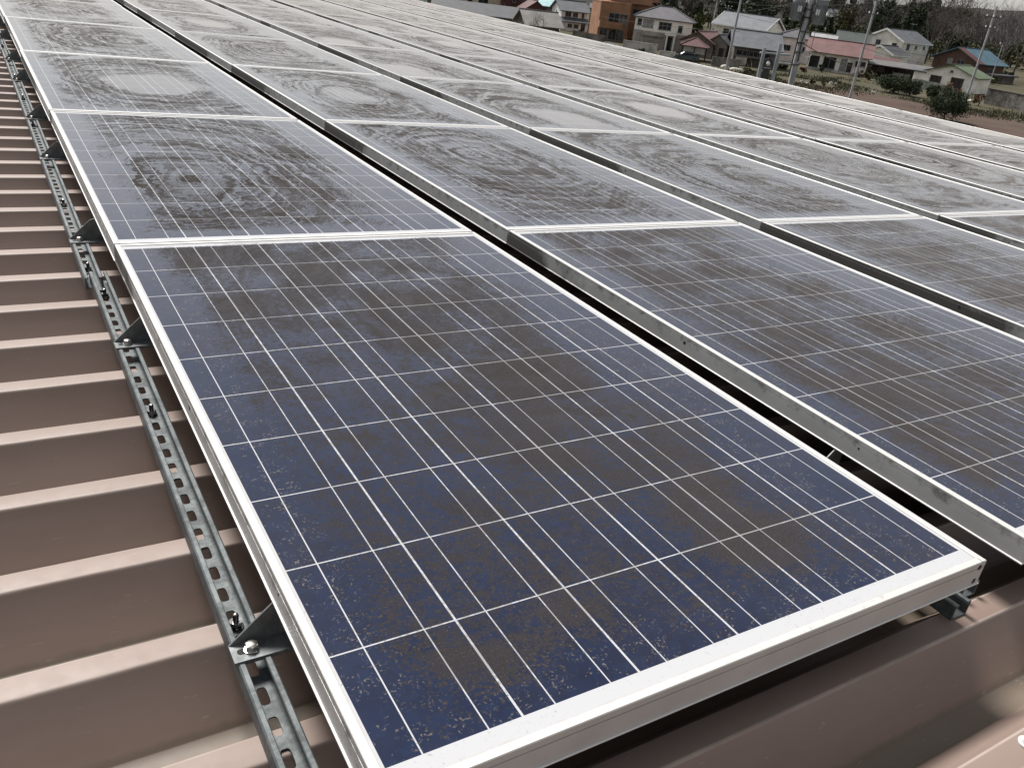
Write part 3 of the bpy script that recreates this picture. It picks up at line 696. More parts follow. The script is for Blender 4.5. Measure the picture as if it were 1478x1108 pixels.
h = House('cream_gable_house', 'cream house with grey roof and white trimmed gables behind the long grey house', 'house', 1075, 74, 1032, 1104, 38, 20, 9, 'x', CREAM, LGREY, -26, .6, TRIM)
h.swin('r', .5, .5, 1.2, 1.0); h.win(.25, .7, 1.4, 1.0); h.win(.65, .7, 1.4, 1.0); h.antenna(.9, .4, 1.6)
h = House('pink_hip_house', 'pale pink house with grey hip roof behind the big utility pole', 'house', 1148, 92, 1124, 1174, 54, 42, 8, 'hip', PINK, SLATE, 0, .5); h.win(.3, .55, 1.6, 1.0); h.win(.75, .55, 1.0, 1.0)
h = House('white_annexe', 'small white roofed annexe behind the red roofed bungalow', 'house', 1190, 88, 1172, 1206, 58, 50, 6, 'x', WHITE, roofm('white_metal_roof', (.28, .28, .28)), 0, .3); h.win(.5, .7, 1.0, .8)
h = House('green_roof_house', 'two storey house with dark green grey roof behind the bungalow', 'house', 1230, 92, 1209, 1252, 60, 47, 8, 'x', wallm('rose_brown_boards', (.24, .155, .14)), BGRN, 0, .5); h.win(.28, .85, 1.8, .9); h.win(.70, .85, 1.8, .9); h.antenna(.4, .5, 1.4); h.antenna(.85, .5, 1.2)
h = House('red_roof_bungalow', 'cream bungalow with a long faded pink red roof and dark sliding doors', 'house', 1212, 107, 1170, 1252, 77, 60, 8, 'x', CREAM, REDM, 0, .8)
h.win(.12, .42, 1.7, 2.0, bars=0); h.win(.38, .45, 2.2, 2.0); h.win(.62, .45, 1.1, 2.0, pane=WLT, bars=0); h.door(.73, .9, 2.0, WOODD); h.win(.90, .6, 1.8, .9)
h.part('plinth', [((-.5*h.w-.05, -.35, 0), (.5*h.w+.05, -.032, .35))], BLOCK)
# 17 big cream house with annexe
h = House('big_cream_house', 'large cream two storey house with white trimmed gable and grey roof', 'house', 1285, 97, 1254, 1303, 56, 41, 9.5, 'y', CREAM, TILE, -36, .55, TRIM)
h.win(.32, .84, 1.2, 1.0); h.win(.78, .80, 1.2, 1.0); h.swin('r', .22, .80, 1.1, 1.2); h.swin('r', .52, .82, .7, .7, bars=0); h.swin('r', .83, .82, .7, .7, bars=0); h.antenna(.7, .6, 1.6)
h = House('cream_annexe', 'single storey cream annexe with white edged gable below the big house', 'house', 1265, 103, 1250, 1288, 76, 65, 6, 'y', CREAM, DTILE, -30, .4, TRIM); h.win(.6, .45, .9, .7)
h = House('low_red_roof_shed', 'low shed with dull red roof joined beside the cream annexe', 'shed', 1272, 110, 1254, 1294, 91, 85, 5, 'shed', WOODD, REDB, 0, .3); h.win(.5, .5, 1.2, .7)
# 20 long carport: posts and a sheet roof
h = House('long_carport', 'long open carport with grey corrugated roof below the cream houses', 'carport', 1298, 116, 1258, 1340, 99, 93, 6, 'shed', WOODD, RUST, 0, .4, wall=False)
for i in range(6):
    for yy in (.1, 5.6): h.part('post', [((-.48*h.w+i*.19*h.w, yy, 0), (-.48*h.w+i*.19*h.w+.14, yy+.14, h.ze+ (.0 if yy < 1 else (h.zr-h.ze)*.85)))], WOODD)
h.part('back_wall', [((-.5*h.w, 5.8, 0), (.5*h.w, 5.95, h.ze))], WEATH); h.part('workbench', [((-.1*h.w, 2.0, .0), (.2*h.w, 3.2, 1.0))], BLOCK)
# 21 blue roof house
h = House('blue_roof_house', 'brown boarded house with a bright blue metal roof on the right', 'house', 1385, 112, 1350, 1410, 86, 68, 9.5, 'y', BROWN, BLUE, -34, .7)
h.win(.38, .86, 1.3, 1.1, pane=WLT); h.win(.62, .86, 1.9, 1.1); h.swin('r', .5, .6, 1.6, .9)
tl = MB(); k_ = (h.zr-h.ze)/(h.w/2); slope(tl, (h.w/2+.72, -.75, h.ze-k_*.72+.15), (h.w/2+.72, 1.3, h.ze-k_*.72+.15), (.1, 1.3, h.zr+.11), (.1, -.75, h.zr+.11), .06, REDB); tl.build('red_verge', h.roof)
h.part('low_roof', [((h.w/2+.02, 1, h.ze*.42), (h.w/2+4.2, 9, h.ze*.5))], DTILE); h.part('low_wall', [((h.w/2+.02, 1.4, 0), (h.w/2+3.6, 8.6, h.ze*.418))], WEATH)
h = House('green_roof_shed', 'cream workshop with moss green roof and brown shutters', 'shed', 1378, 132, 1340, 1406, 107, 93, 6.5, 'y', CREAM, GREEN, -22, .5, None)
h.win(.22, .52, 2.0, 1.3, pane=WOODD, bars=0); h.win(.66, .50, 2.2, 1.7, pane=WOODD, bars=0); h.win(.5, 1.16, .5, .35, bars=0); h.door(.88, .8, 1.9, TRIM)
h.part('lean_to', [((-h.w/2-2.4, .5, 0), (-h.w/2-.01, 5, h.ze*.8))], CREAM); h.part('lean_to_roof', [((-h.w/2-2.8, .1, h.ze*.805), (-h.w/2-.01, 5.4, h.ze*.87))], DTILE)
h = House('white_shed', 'tiny white building far back in front of the wood', 'shed', 1462, 78, 1456, 1466, 53, 50, 4, 'x', WHITE, LGREY, 0, .2); h.door(.5, 1, 2, WOODD)
for k_, (uu, vv, ww, lab) in enumerate(((1085, 48, 12, 'white rooftop among the trees left of the transformers'), (1203, 52, 12, 'white house front glimpsed right of the transformers'), (1213, 40, 9, 'pale distant house above the green roof'))):
    h = House('distant_house', lab, 'house', uu, vv, uu-ww/2, uu+ww/2, {0: 8, 1: 19, 2: 2}[k_], {0: 3, 1: 14, 2: -3}[k_], 7, 'x', WHITE, LGREY, 8, .3); h.win(.5, .6, 1.4, 1)

# ---- carport with a parked car
h = House('carport', 'small carport with red brown hipped roof on dark posts', 'carport', 1000, 89, 984, 1022, 66, 55, 5.5, 'hip', WOODD, REDB, 0, .3, wall=False)
for xx in (-.47, -.0, .45):
    for yy in (.1, 5.2): h.part('post', [((xx*h.w, yy, 0), (xx*h.w+.14, yy+.14, h.ze-.25))], WOODD)
h.part('back_screen', [((-.46*h.w, 5.35, .8), (.46*h.w, 5.42, 2.0))], TRIM)
def car(ub, vb, yaw):
    dep = ground_depth(ub, vb); p = at(ub, vb, dep); c = empty('parked_car', 'dark green hatchback car parked in front of the carport', 'car', frame_at(p, yaw))
    PAINT = plain('dark_green_car_paint', (.018, .030, .026), .18, .2, 3, .2, .6); TY = plain('tyre_rubber', (.02, .02, .02), .8, .2, 20)
    L2 = 2.05
    def shell(secs, m, name, par):
        b = MB(); n = len(secs[0][1])
        vs = [(x, y, z) for x, ring in secs for y, z in ring]
        fs = [(i*n+j, i*n+(j+1) % n, (i+1)*n+(j+1) % n, (i+1)*n+j) for i in range(len(secs)-1) for j in range(n)] + [tuple(range(n)), tuple((len(secs)-1)*n+j for j in range(n))]
        b.add(vs, fs, m); return b.build(name, par, smooth=True)
    def ring(hw, z0, z1, tw): return [(-hw, z0), (-hw, (z0+z1)*.55), (-tw, z1), (tw, z1), (hw, (z0+z1)*.55), (hw, z0)]
    body = shell([(-L2, ring(.70, .35, .62, .62)), (-L2+.25, ring(.80, .25, .78, .70)), (-1.0, ring(.84, .2, .88, .74)), (0, ring(.85, .2, .92, .76)), (1.2, ring(.84, .2, .95, .74)), (L2-.15, ring(.80, .25, .92, .70)), (L2, ring(.74, .35, .75, .66))], PAINT, 'body', c)
    gl = shell([(-1.05, ring(.72, .88, .90, .70)), (-.45, ring(.74, .90, 1.36, .58)), (.9, ring(.74, .92, 1.40, .58)), (1.75, ring(.70, .93, 1.02, .62))], WIN, 'window_glass', c)
    rf = MB(); rf.box((-.42, -.57, 1.375), (.95, .57, 1.43), PAINT); rf.build('roof_panel', c)
    for x in (-1.25, 1.25):
        for y in (-.78, .78):
            wl = MB(); wl.tube([(x, y-.10, .31), (x, y+.10, .31)], .31, TY, 18); wl = wl.build('wheel', c)
            rm_ = MB(); rm_.tube([(x, y-.115, .31), (x, y+.115, .31)], .19, GALV, 12); rm_.build('rim', wl)
    for y in (-.55, .55):
        hl = MB(); hl.box((-L2-.015, y-.14, .58), (-L2+.05, y+.14, .70), TRIM); hl.build('headlight', c)
car(990, 88, 4)

# ---- walls and fences
def wall_run(name, label, cat, pts, h0, m, cap=None, t=.15):
    P = [ground(*q) for q in pts]; c = P[0]; o = empty(name, label, cat, Matrix.Translation((c.x, c.y, 0)))
    for i in range(len(P)-1):
        d = (P[i+1] - P[i]); d.z = 0; nn = Vector((-d.y, d.x, 0)).normalized() * t / 2; b = MB()
        q0, q1 = P[i] - c, P[i+1] - c; q0.z = q1.z = 0
        def ring(z0, z1, k, m, B): B.add([*( (a + s_ * nn * k + Vector((0, 0, z))) for z in (z0, z1) for a, s_ in ((q0, 1), (q0, -1), (q1, -1), (q1, 1)))], [(0,1,2,3),(4,5,6,7),(0,1,5,4),(1,2,6,5),(2,3,7,6),(3,0,4,7)], m)
        ring(0, h0, 1, m, b); b.build('panel', o)
        if cap: b = MB(); ring(h0 + .003, h0 + .09, 1.5, cap, b); b.build('coping', o)
    return o
wall_run('block_wall', 'pale concrete block wall before the hip roofed house', 'wall', ((898, 72), (920, 75), (947, 79)), 1.5, BLOCK, BLOCK)
wall_run('block_wall', 'low grey block wall in front of the small grey gable house', 'wall', ((1026, 95), (1045, 97), (1066, 100)), 1.3, CONC, CONC)
wall_run('block_wall', 'short pale garden wall left of the parked car', 'wall', ((950, 83), (974, 86)), 1.0, BLOCK, BLOCK)
wall_run('concrete_wall', 'stained grey concrete retaining wall at the right edge', 'wall', ((1420, 150), (1450, 156), (1482, 163), (1530, 173)), 2.2, CONC, WOODD, .25)
wall_run('board_fence', 'green grey board fence between carport and workshop', 'fence', ((1316, 126), (1345, 132), (1372, 138)), 1.4, plain('grey_green_boards', (.13, .14, .12), .8, .3, 2))
wall_run('grey_fence', 'grey sheet fence in front of the white tiled house', 'fence', ((826, 54), (850, 58), (872, 62)), 1.2, WEATH)

# ---- poles
POLEM = plain('concrete_pole', (.36, .36, .365), .8, .25, 1.2, stretch=(2, 2, .3)); POLEG = plain('blue_grey_steel_pole', (.30, .325, .34), .6, .2, 1.5)
INS = plain('white_porcelain', (.75, .75, .73), .3, .1, 5); TRF = plain('grey_transformer_paint', (.22, .225, .235), .5, .2, 2); CABLE = plain('black_cable', (.015, .015, .015), .6, .2, 2)
def pole_obj(label, ub, vb, ut, vt, r0, name='utility_pole', m=POLEM, dep=None, arms=(), grp='utility poles beyond the eave', top=None):
    dep = dep or ground_depth(ub, vb); b = at(ub, vb, dep); t_ = at(ut, vt, dep)
    mid = (b + t_) / 2; d = t_ - b; d /= d.z; lim = math.tan(rad(2.2)); hl = math.hypot(d.x, d.y)   # leans no more than two degrees
    if hl > lim: d.x *= lim / hl; d.y *= lim / hl
    base = mid - d * mid.z; hz = t_.z * (top or 1)
    o = empty(name, label, 'pole', frame_at(base, 0), grp); Mi = o.matrix_world.inverted(); a = Vector((0, 0, 0)); e = Mi @ (base + d * hz)
    s_ = MB(); s_.tube([a, e * .5, e], [r0, r0*.85, r0*.7], m, 14); s_.build('shaft', o, smooth=True)
    for f_, half, ins in arms:
        c = e * f_; q = MB(); q.box((c.x-half, c.y-.22, c.z-.05), (c.x+half, c.y-.10, c.z+.05), GALV); q = q.build('cross_arm', o)
        for i in range(ins):
            x = c.x - half*.9 + i * (2*half*.9) / max(1, ins-1); n_ = MB(); n_.lathe([(.05, 0), (.09, .04), (.05, .1), (.08, .14), (.03, .2)], (x, c.y-.16, c.z+.052), INS, 8); n_.build('insulator', q)
    return o, e
o, e = pole_obj('thick grey utility pole carrying two large transformers', 1143.5, 117, 1168.5, 8, .20, m=POLEM, dep=44, top=1.08)
def oz(v): return (at(1155, v, 44)).z
def pos(z): return e * (z / e.z)
zt, zb = oz(-6), oz(31)
for sx in (-1, 1):
    c = pos((zt + zb) / 2) + Vector((sx * .58, 0, 0)); zz0, zz1 = zb + (-.06 if sx > 0 else .0), zt
    q = MB(); q.lathe([(.26, zz0), (.30, zz0+.03), (.31, zz0+.2), (.31, zz1-.15), (.33, zz1-.13), (.33, zz1-.08), (.22, zz1)], (c.x, c.y, 0), TRF, 26); q = q.build('transformer', o, smooth=True)
    for i in range(3):
        n_ = MB(); n_.lathe([(.04, 0), (.06, .05), (.035, .09), (.06, .14), (.035, .18), (.05, .23), (.02, .27)], (c.x + (i-1)*.2, c.y-.12, zz1-.04), INS, 8); n_.build('bushing', q)
    for i in range(7):
        a_ = math.pi * (1.15 + .7 * i / 6); fn = MB(); x_, y_ = c.x + .33*math.cos(a_), c.y + .33*math.sin(a_); fn.box((x_-.012, y_-.035, zz0+.1), (x_+.012, y_+.035, zz1-.3), TRF); fn.build('fin', q)
    lp = MB(); lp.box((c.x - sx*.12-.09, c.y-.325, zz0+.45), (c.x - sx*.12+.09, c.y-.312, zz0+.72), INS); lp.build('plate', q)
    hg = MB(); hg.box((min(c.x, 0)+ (.0 if sx > 0 else .28), c.y-.06, zz0+.5), (max(c.x, .05) - (.28 if sx > 0 else 0), c.y+.06, zz0+.6), GALV); hg.build('hanger', o)
for v in (12, 24, 45, 62, 76, 95):
    c = pos(oz(v)); q = MB(); q.tube([c - Vector((0, 0, .03)), c + Vector((0, 0, .03))], .205, HOLE if v in (24, 62) else GALV, 16); q.build('band', o)
c0, c1 = pos(oz(4)), pos(oz(112)); q = MB(); q.tube([c0 + Vector((-.19, -.16, 0)), c1 + Vector((-.2, -.17, 0))], .035, CABLE, 7); q.tube([c0 + Vector((.12, -.2, 0)), pos(oz(28)) + Vector((.16, -.2, 0)), pos(oz(60)) + Vector((.02, -.24, 0)), pos(oz(90)) + Vector((.06, -.22, 0))], .03, CABLE, 7); q.build('cable', o)
q = MB(); c = pos(oz(77)) + Vector((.45, -.05, 0)); N_ = 20
q.tube([c + Vector((.20*math.cos(6.283*i/N_), 0, .17*math.sin(6.283*i/N_))) for i in range(N_+1)], .02, INS, 6, False); q.build('cable_coil', o)
pole_obj('left post of the galvanised switch frame', 1095, 111, 1103.5, 69, .13, 'switch_frame_post', POLEG, 43, (), 'twin posts left of the transformer pole')
oB, eB = pole_obj('right post of the galvanised switch frame', 1116.5, 117, 1125, 63, .13, 'switch_frame_post', POLEG, 43, (), 'twin posts left of the transformer pole')
pA = at(1097, 76, 43); pB = at(1140, 80, 43.3); q = MB(); q.tube([pA - CW + CW, pB], .05, POLEG, 8); pA2, pB2 = at(1119, 91, 43), at(1141, 93, 43.6); q.tube([pA2, pB2], .05, POLEG, 8)
tag(q.build('tie_pipe'), 'pair of galvanised tie pipes joining the posts to the transformer pole', 'pipe')
q = empty('switch_box', 'dark switchgear hung between the twin galvanised posts', 'switchgear', frame_at(at(1108, 95, 43.2), 0)); zz = at(1108, 95, 43.2).z
m_ = MB(); m_.box((-.20, -.12, zz-.62), (.17, .14, zz-.12), plain('dark_switch_cabinet', (.05, .052, .055), .5, .3, 3)); m_.build('cabinet', q); m_ = MB(); m_.tube([(-.25+.5*i/14, -.14, zz+.35*math.sin(math.pi*i/14)) for i in range(15)], .035, CABLE, 7); m_.build('cable_loop', q)
m_ = MB(); m_.lathe([(.05, zz+.02), (.11, zz+.10), (.06, zz+.22)], (0, -.2, 0), INS, 10); m_.build('insulator', q)
pole_obj('slim leaning grey pole before the long grey house', 1050, 96, 1071, -10, .16, dep=95, arms=())
pole_obj('thin pole with a cross arm left of the cream gables', 1024, 50, 1038, -4, .17, dep=190, arms=((.97, 1.0, 3), (.90, .8, 2)))
pole_obj('thin distant pole with insulators above the cream gables', 1043, 45, 1053, 8, .15, dep=215, arms=((.96, .9, 3), (.90, .7, 2)))
pole_obj('tall pole in front of the bungalow, left of the big cream house', 1235, 108, 1268, -4, .17, dep=98, arms=((.965, .9, 4), (.85, .5, 2)))
pole_obj('tall pole passing before the blue roof', 1406, 112, 1438, 10, .17, dep=112, arms=((.90, .9, 3), (.80, .6, 3)))
pole_obj('slender pale lamp pole by the concrete wall', 1421, 148, 1446, 63, .09, 'lamp_pole', POLEM, None, ((.985, .45, 1),))
pole_obj('thin mast between the pink and the white houses', 1171, 70, 1178, 40, .05, 'aerial_mast', GALV, 120, ())

# ---- plants
BARK = plain('grey_bark', (.058, .049, .042), .9, .35, 3); TWIG = plain('bare_twigs', (.075, .063, .056), .9, .3, 2); TWIG2 = plain('pale_bare_twigs', (.12, .11, .105), .9, .25, 2)
def leafm(name, c, v=.5):
    m, t = newmat(name); o = t.obj(); a = t.noise(o, .9, 3, .6); b = t.noise(o, 7, 2, .6)
    col = t.mix(t.sm(t.M('ADD', t.M('MULTIPLY', a, .55), t.M('MULTIPLY', b, .45)), .34, .66), tuple(q * (1 - v) for q in c), tuple(q * (1 + v) for q in c))
    t.set(base=col, rough=.75, spec=.12); return m
LEAFD = leafm('dark_evergreen_leaf', (.028, .040, .020)); LEAFO = leafm('olive_leaf', (.062, .060, .030)); LEAFC = leafm('conifer_leaf', (.045, .058, .018)); LEAFR = leafm('russet_leaf', (.115, .062, .034)); LEAFT = leafm('bamboo_leaf', (.075, .078, .042))
def leaves(mb, rg, c, rx, ry, rz, n, sz, m, shell=.55, shape='ball'):
    """leaf-clump quads spread through an ellipsoid, clustered into lobes with gaps between"""
    lobes = []
    for i in range(max(6, n // 70)):
        a = rg.uniform(0, 6.283); k = rg.uniform(-.9, .98) if shape == 'ball' else rg.uniform(-1, 1); rr = math.sqrt(max(0, 1 - k * k)) if shape == 'ball' else (1 - k) / 2
        q = rg.uniform(shell, .95); lobes.append((rr * math.cos(a) * q, rr * math.sin(a) * q, k * (q if shape == 'ball' else 1), rg.uniform(.22, .40) * (1 if shape == 'ball' else .25 + .75 * rr)))
    vs = []; fs = []
    for i in range(n):
        lx, ly, lz, lr = rg.choice(lobes)
        d = Vector((rg.gauss(0, 1), rg.gauss(0, 1), rg.gauss(0, 1))).normalized() * lr * rg.uniform(.5, 1) ** .5
        p = Vector((c[0] + (lx + d.x) * rx, c[1] + (ly + d.y) * ry, c[2] + (lz + d.z) * rz))
        if p.z < .03: continue
        s_ = sz * rg.uniform(.6, 1.5); u = Vector((rg.gauss(0, 1), rg.gauss(0, 1), rg.gauss(0, .8))).normalized(); w2 = (u.cross(Vector((rg.gauss(0, 1), rg.gauss(0, 1), rg.gauss(0, 1))))).normalized()
        o_ = len(vs); vs += [p - u*s_, p + w2*s_*.55, p + u*s_, p - w2*s_*.55]; fs.append((o_, o_+1, o_+2, o_+3))
    mb.add(vs, fs, m)
def branches(mb, rg, p, d, L, r, lev, m, spread=.55, nseg=3, up=.12, n=5):
    pts = [p]; q = Vector(p); dd = Vector(d).normalized()
    for i in range(nseg):
        dd = (dd + Vector((rg.gauss(0, .12), rg.gauss(0, .12), rg.gauss(up, .08)))).normalized(); q = q + dd * L / nseg; pts.append(q.copy())
    mb.tube(pts, [r * (1 - .55 * i / nseg) for i in range(nseg + 1)], m, n if lev > 1 else 3, False)
    if lev <= 0: return
    for k in range(rg.randint(3, 5) if lev > 1 else rg.randint(3, 4)):
        i = rg.randint(1, nseg); b = pts[i]; ax = Vector((rg.gauss(0, 1), rg.gauss(0, 1), rg.gauss(0, .5))).normalized()
        branches(mb, rg, b, (dd * .75 + ax * spread * 1.2), L * rg.uniform(.5, .72), r * .52, lev - 1, m, spread, nseg, up, n)
def bush(label, ub, vb, wpx, hpx, m, n=900, seed=0, name='bush', sz=None, grp='garden shrubs beyond the roof'):
    dep = ground_depth(ub, vb); s_ = dep / FPX; p = at(ub, vb, dep); rx, rz = wpx * s_ / 2, hpx * s_ / 2
    o = empty(name, label, 'bush', Matrix.Translation((p.x, p.y, 0)), grp); rg = random.Random(seed + 11)
    c = MB(); leaves(c, rg, (0, 0, rz * .98), rx, rx, rz, n, sz or rx * .10, m, .5); c.build('crown', o, fix=False)
    st = MB()
    for i in range(4): branches(st, rg, Vector((rg.uniform(-.1, .1), rg.uniform(-.1, .1), -.05)), (rg.gauss(0, .4), rg.gauss(0, .4), 1), rz * 1.1, .05, 1, BARK)
    st.build('stem', o, fix=False); return o
bush('big round dark evergreen bush alone in the brown field', 1363, 174, 55, 46, LEAFD, 9000, 1, sz=.085)
bush('wide dark clipped shrub, larger of the pair by the long carport', 1284, 134, 42, 27, LEAFD, 4800, 2, sz=.10)
bush('round dark shrub touching the wide clipped shrub', 1312, 139, 30, 24, LEAFD, 3600, 3, sz=.10)
bush('small round green shrub left above the big round bush', 1344, 142, 20, 19, LEAFD, 2700, 4, sz=.09)
bush('thin russet brown shrub behind the big round bush', 1373, 140, 28, 20, LEAFR, 700, 5, sz=.14)
bush('small dark round shrub before the workshop shutters', 1394, 134, 18, 20, LEAFD, 700, 6, sz=.14)
bush('low russet shrub at the end of the concrete wall', 1411, 153, 18, 17, LEAFR, 600, 7, sz=.13)
bush('little dark ball shrub at the bungalow step', 1186, 105, 11, 12, LEAFD, 500, 8, sz=.15)
bush('grey green shrub beside the carport fence', 1254, 116, 16, 12, LEAFO, 500, 9, sz=.16)
bush('low olive shrub left of the twin posts', 1080, 108, 26, 9, LEAFO, 600, 10, sz=.15)
bush('dark hedge clump under the white tiled house', 833, 52, 18, 8, LEAFD, 600, 12, sz=.22)
bush('dark shrub before the orange building', 884, 50, 14, 10, LEAFD, 500, 13, sz=.22)
bush('small dark clump in the field margin, left one', 1172, 122, 8, 6, LEAFO, 300, 14, sz=.12)
bush('small dark clump in the field margin, right one', 1187, 124, 9, 6, LEAFO, 300, 15, sz=.12)
for i, (u_, v_, w_, h_, m_, lab) in enumerate(((972, 74, 10, 12, LEAFD, 'dark shrub at the porch of the hip roofed house'), (925, 76, 12, 7, LEAFO, 'olive shrub before the pale block wall'), (906, 66, 10, 14, LEAFR, 'russet shrub left of the hip roofed house'),
        (1030, 78, 10, 9, LEAFO, 'small olive shrub beside the grey gable house'), (1072, 90, 14, 9, LEAFO, 'dry olive shrub before the long grey house'), (1128, 100, 14, 10, LEAFD, 'dark shrub behind the transformer pole foot'), (1160, 104, 12, 8, LEAFR, 'russet shrub left end of the bungalow'),
        (1240, 112, 12, 12, LEAFR, 'reddish brown shrub at the right end of the bungalow'), (1330, 124, 14, 9, LEAFO, 'olive shrub at the right end of the long carport'), (1432, 122, 16, 12, LEAFO, 'green shrub behind the concrete wall'), (1452, 118, 18, 16, LEAFD, 'dark tall shrub right of the blue roofed house'), (1345, 100, 12, 12, LEAFD, 'dark shrub between the big cream and blue roofed houses'), (862, 52, 10, 7, LEAFR, 'russet shrub right of the white tiled house'))):
    bush(lab, u_, v_, w_, h_, m_, 500, 30 + i, sz=.15)
# dry grass along the field margin
def grass(name, pts, n, hgt, cols, seed):
    rg = random.Random(seed); mb = MB(); P = [ground(*q) for q in pts]
    for i in range(n):
        a, b, c, d = P; s_, t_ = rg.random(), rg.random(); p = (a*(1-s_) + b*s_)*(1-t_) + (d*(1-s_) + c*s_)*t_ + Vector((rg.gauss(0, 1.6), rg.gauss(0, 1.6), 0))
        if math.sin(p.x * .45) + math.sin(p.y * .38 + 1) < -.6: continue
        hh = hgt * rg.uniform(.4, 1.3); ang = rg.uniform(0, 6.283); w_ = .07 * rg.uniform(.6, 1.6); e_ = Vector((math.cos(ang), math.sin(ang), 0)) * w_; ln = Vector((rg.gauss(0, .25), rg.gauss(0, .25), 1)) * hh
        mb.add([p - e_, p + e_, p + e_*.2 + ln, p - e_*.2 + ln], [(0, 1, 2, 3)], rg.choice(cols))
    o = mb.build(name, fix=False); o['kind'] = 'stuff'; tag(o, 'dry yellow green grass along the edge of the field', 'grass'); return o
DRY = plain('dry_grass', (.15, .12, .068), .9, .3, 2); GRS = plain('green_grass', (.065, .070, .028), .9, .3, 2); WEED = plain('dark_weed', (.05, .055, .025), .9, .3, 2)
grass('dry_grass', ((1060, 104), (1240, 116), (1240, 133), (1085, 128)), 6500, .26, [DRY, GRS, WEED, WEED], 3)
g2 = grass('dry_grass', ((1300, 142), (1480, 166), (1480, 178), (1300, 150)), 3000, .26, [DRY, WEED, WEED], 4); g2['label'] = 'dry straw grass at the foot of the concrete wall'
# bamboo poles and pale stones
def tree(label, ub, vb, dep, hgt, seed, m=TWIG, lev=4, r=.16, grp='bare trees', spread=.5, wide=1.0, name='bare_tree'):
    p = at(ub, vb, dep); o = empty(name, label, 'tree', Matrix.Translation((p.x, p.y, 0)), grp); rg = random.Random(seed)
    t_ = MB(); H = hgt * .3; t_.tube([(0, 0, -.2), (rg.gauss(0, .05)*H, rg.gauss(0, .05)*H, H*.5), (0, 0, H)], [r, r*.85, r*.7], BARK, 8, False); t_.build('trunk', o, fix=False)
    c = MB()
    for i in range(5):
        a = 6.283 * i / 5 + rg.uniform(-.4, .4); branches(c, rg, Vector((0, 0, H * rg.uniform(.75, 1))), (math.cos(a)*.55*wide, math.sin(a)*.55*wide, 1), hgt * .42, r * .5, lev - 1, m, spread, 3, .10)
    c.build('crown', o, fix=False); return o
tree('leafless sapling standing at the near edge of the field', 1222, 133, ground_depth(1222, 133), 5.0, 5, TWIG, 4, .05, spread=.45)
tree('dark leafless tree growing before the tan roofed house', 775, 44, 118, 5.2, 8, BARK, 4, .10, spread=.6)
p = at(1003, 60, 165)
o = empty('conifer', 'pointed olive green conifer right of the hip roofed house', 'tree', Matrix.Translation((p.x, p.y, 0)), None); rg = random.Random(21)
hc = at(1003, 10, 165).z
c = MB(); leaves(c, rg, (0, 0, hc*.53), 2.2, 2.2, hc*.47, 2400, .22, LEAFC, .2, 'cone'); c.build('crown', o, fix=False); t_ = MB(); t_.tube([(0, 0, -.1), (0, 0, hc*.8)], [.22, .05], BARK, 8); t_.build('trunk', o)
for i, (uu, tv, ww, m_, lab) in enumerate(((1228, 10, 34, LEAFO, 'rounded olive brown tree behind the green roofed house'), (1208, 26, 22, LEAFD, 'dark evergreen tree beside the transformer pole'), (1100, -8, 46, LEAFD, 'tall dark evergreen behind the cream gables'), (1060, -14, 44, LEAFD, 'very dark evergreen behind the thin poles'),
        (1330, 4, 30, LEAFD, 'dark evergreen tree behind the big cream roof'), (1385, 52, 34, LEAFD, 'low dark evergreen just behind the blue roof'), (1290, -2, 40, LEAFD, 'tall evergreen behind the big cream gable'), (1470, 62, 30, LEAFT, 'green bamboo clump right of the blue roof'))):
    dd = 200 + 7 * i; q = at(uu, tv, dd); hh = q.z; rr = ww * dd / FPX / 2
    o = empty('evergreen_tree', lab, 'tree', Matrix.Translation((q.x, q.y, 0)), 'evergreens behind the houses'); rg = random.Random(40 + i)
    c = MB(); leaves(c, rg, (0, 0, hh*.58), rr, rr, hh*.44, 2600, .36, m_, .45); c.build('crown', o, fix=False)
    t_ = MB(); t_.tube([(0, 0, -.2), (.1, 0, hh*.4), (0, .1, hh*.75)], [.3, .22, .08], BARK, 8); branches(t_, rg, Vector((0, 0, hh*.35)), (.4, .2, 1), hh*.3, .1, 2, BARK); branches(t_, rg, Vector((0, 0, hh*.4)), (-.4, -.2, 1), hh*.3, .1, 2, BARK); t_.build('trunk', o, fix=False)

# ---- the wood on the rise behind, hills
def hill_mat():
    m, t = newmat('wooded_hill'); o = t.obj(); a = t.noise(o, .02, 5, .7); b = t.noise(o, .12, 4, .7)
    t.set(base=t.mix(t.sm(t.M('ADD', t.M('MULTIPLY', a, .5), t.M('MULTIPLY', b, .5)), .38, .6), (.020, .020, .016), (.046, .041, .036)), rough=.95, spec=.1); return m
HM = hill_mat()
def ridge(name, dep, u0, u1, prof, thick, m, n=60, seed=1):
    rg = random.Random(seed); vs = []
    for i in range(n + 1):
        u = u0 + (u1 - u0) * i / n; f_ = i / n * (len(prof) - 1); k = min(int(f_), len(prof) - 2); v = prof[k] + (prof[k+1] - prof[k]) * (f_ - k)
        tp = at(u, v, dep); zt_ = max(.5, tp.z + rg.uniform(-1, 1) * dep * .0012); d = Vector((tp.x - CW.x, tp.y - CW.y, 0)).normalized()
        for a, zf in ((-thick, -.02), (-thick*.55, .55), (0, 1.0), (thick*.6, .6), (thick, -.02)):
            vs.append((tp.x + d.x*a, tp.y + d.y*a, zt_ * zf))
    g = MB(); g.add(vs, [(i*5+j, (i+1)*5+j, (i+1)*5+j+1, i*5+j+1) for i in range(n) for j in range(4)], m); return struct(g.build(name, smooth=True))
ridge('wooded_hill', 420, 820, 1900, [-10, -2, 6, 14, 20, 28, 32, 36], 110, HM, 80, 3)
ridge('distant_hills', 1700, 500, 1900, [-26, -14, -4, 4, 6, 18, 22, 28], 400, HM, 80, 5)
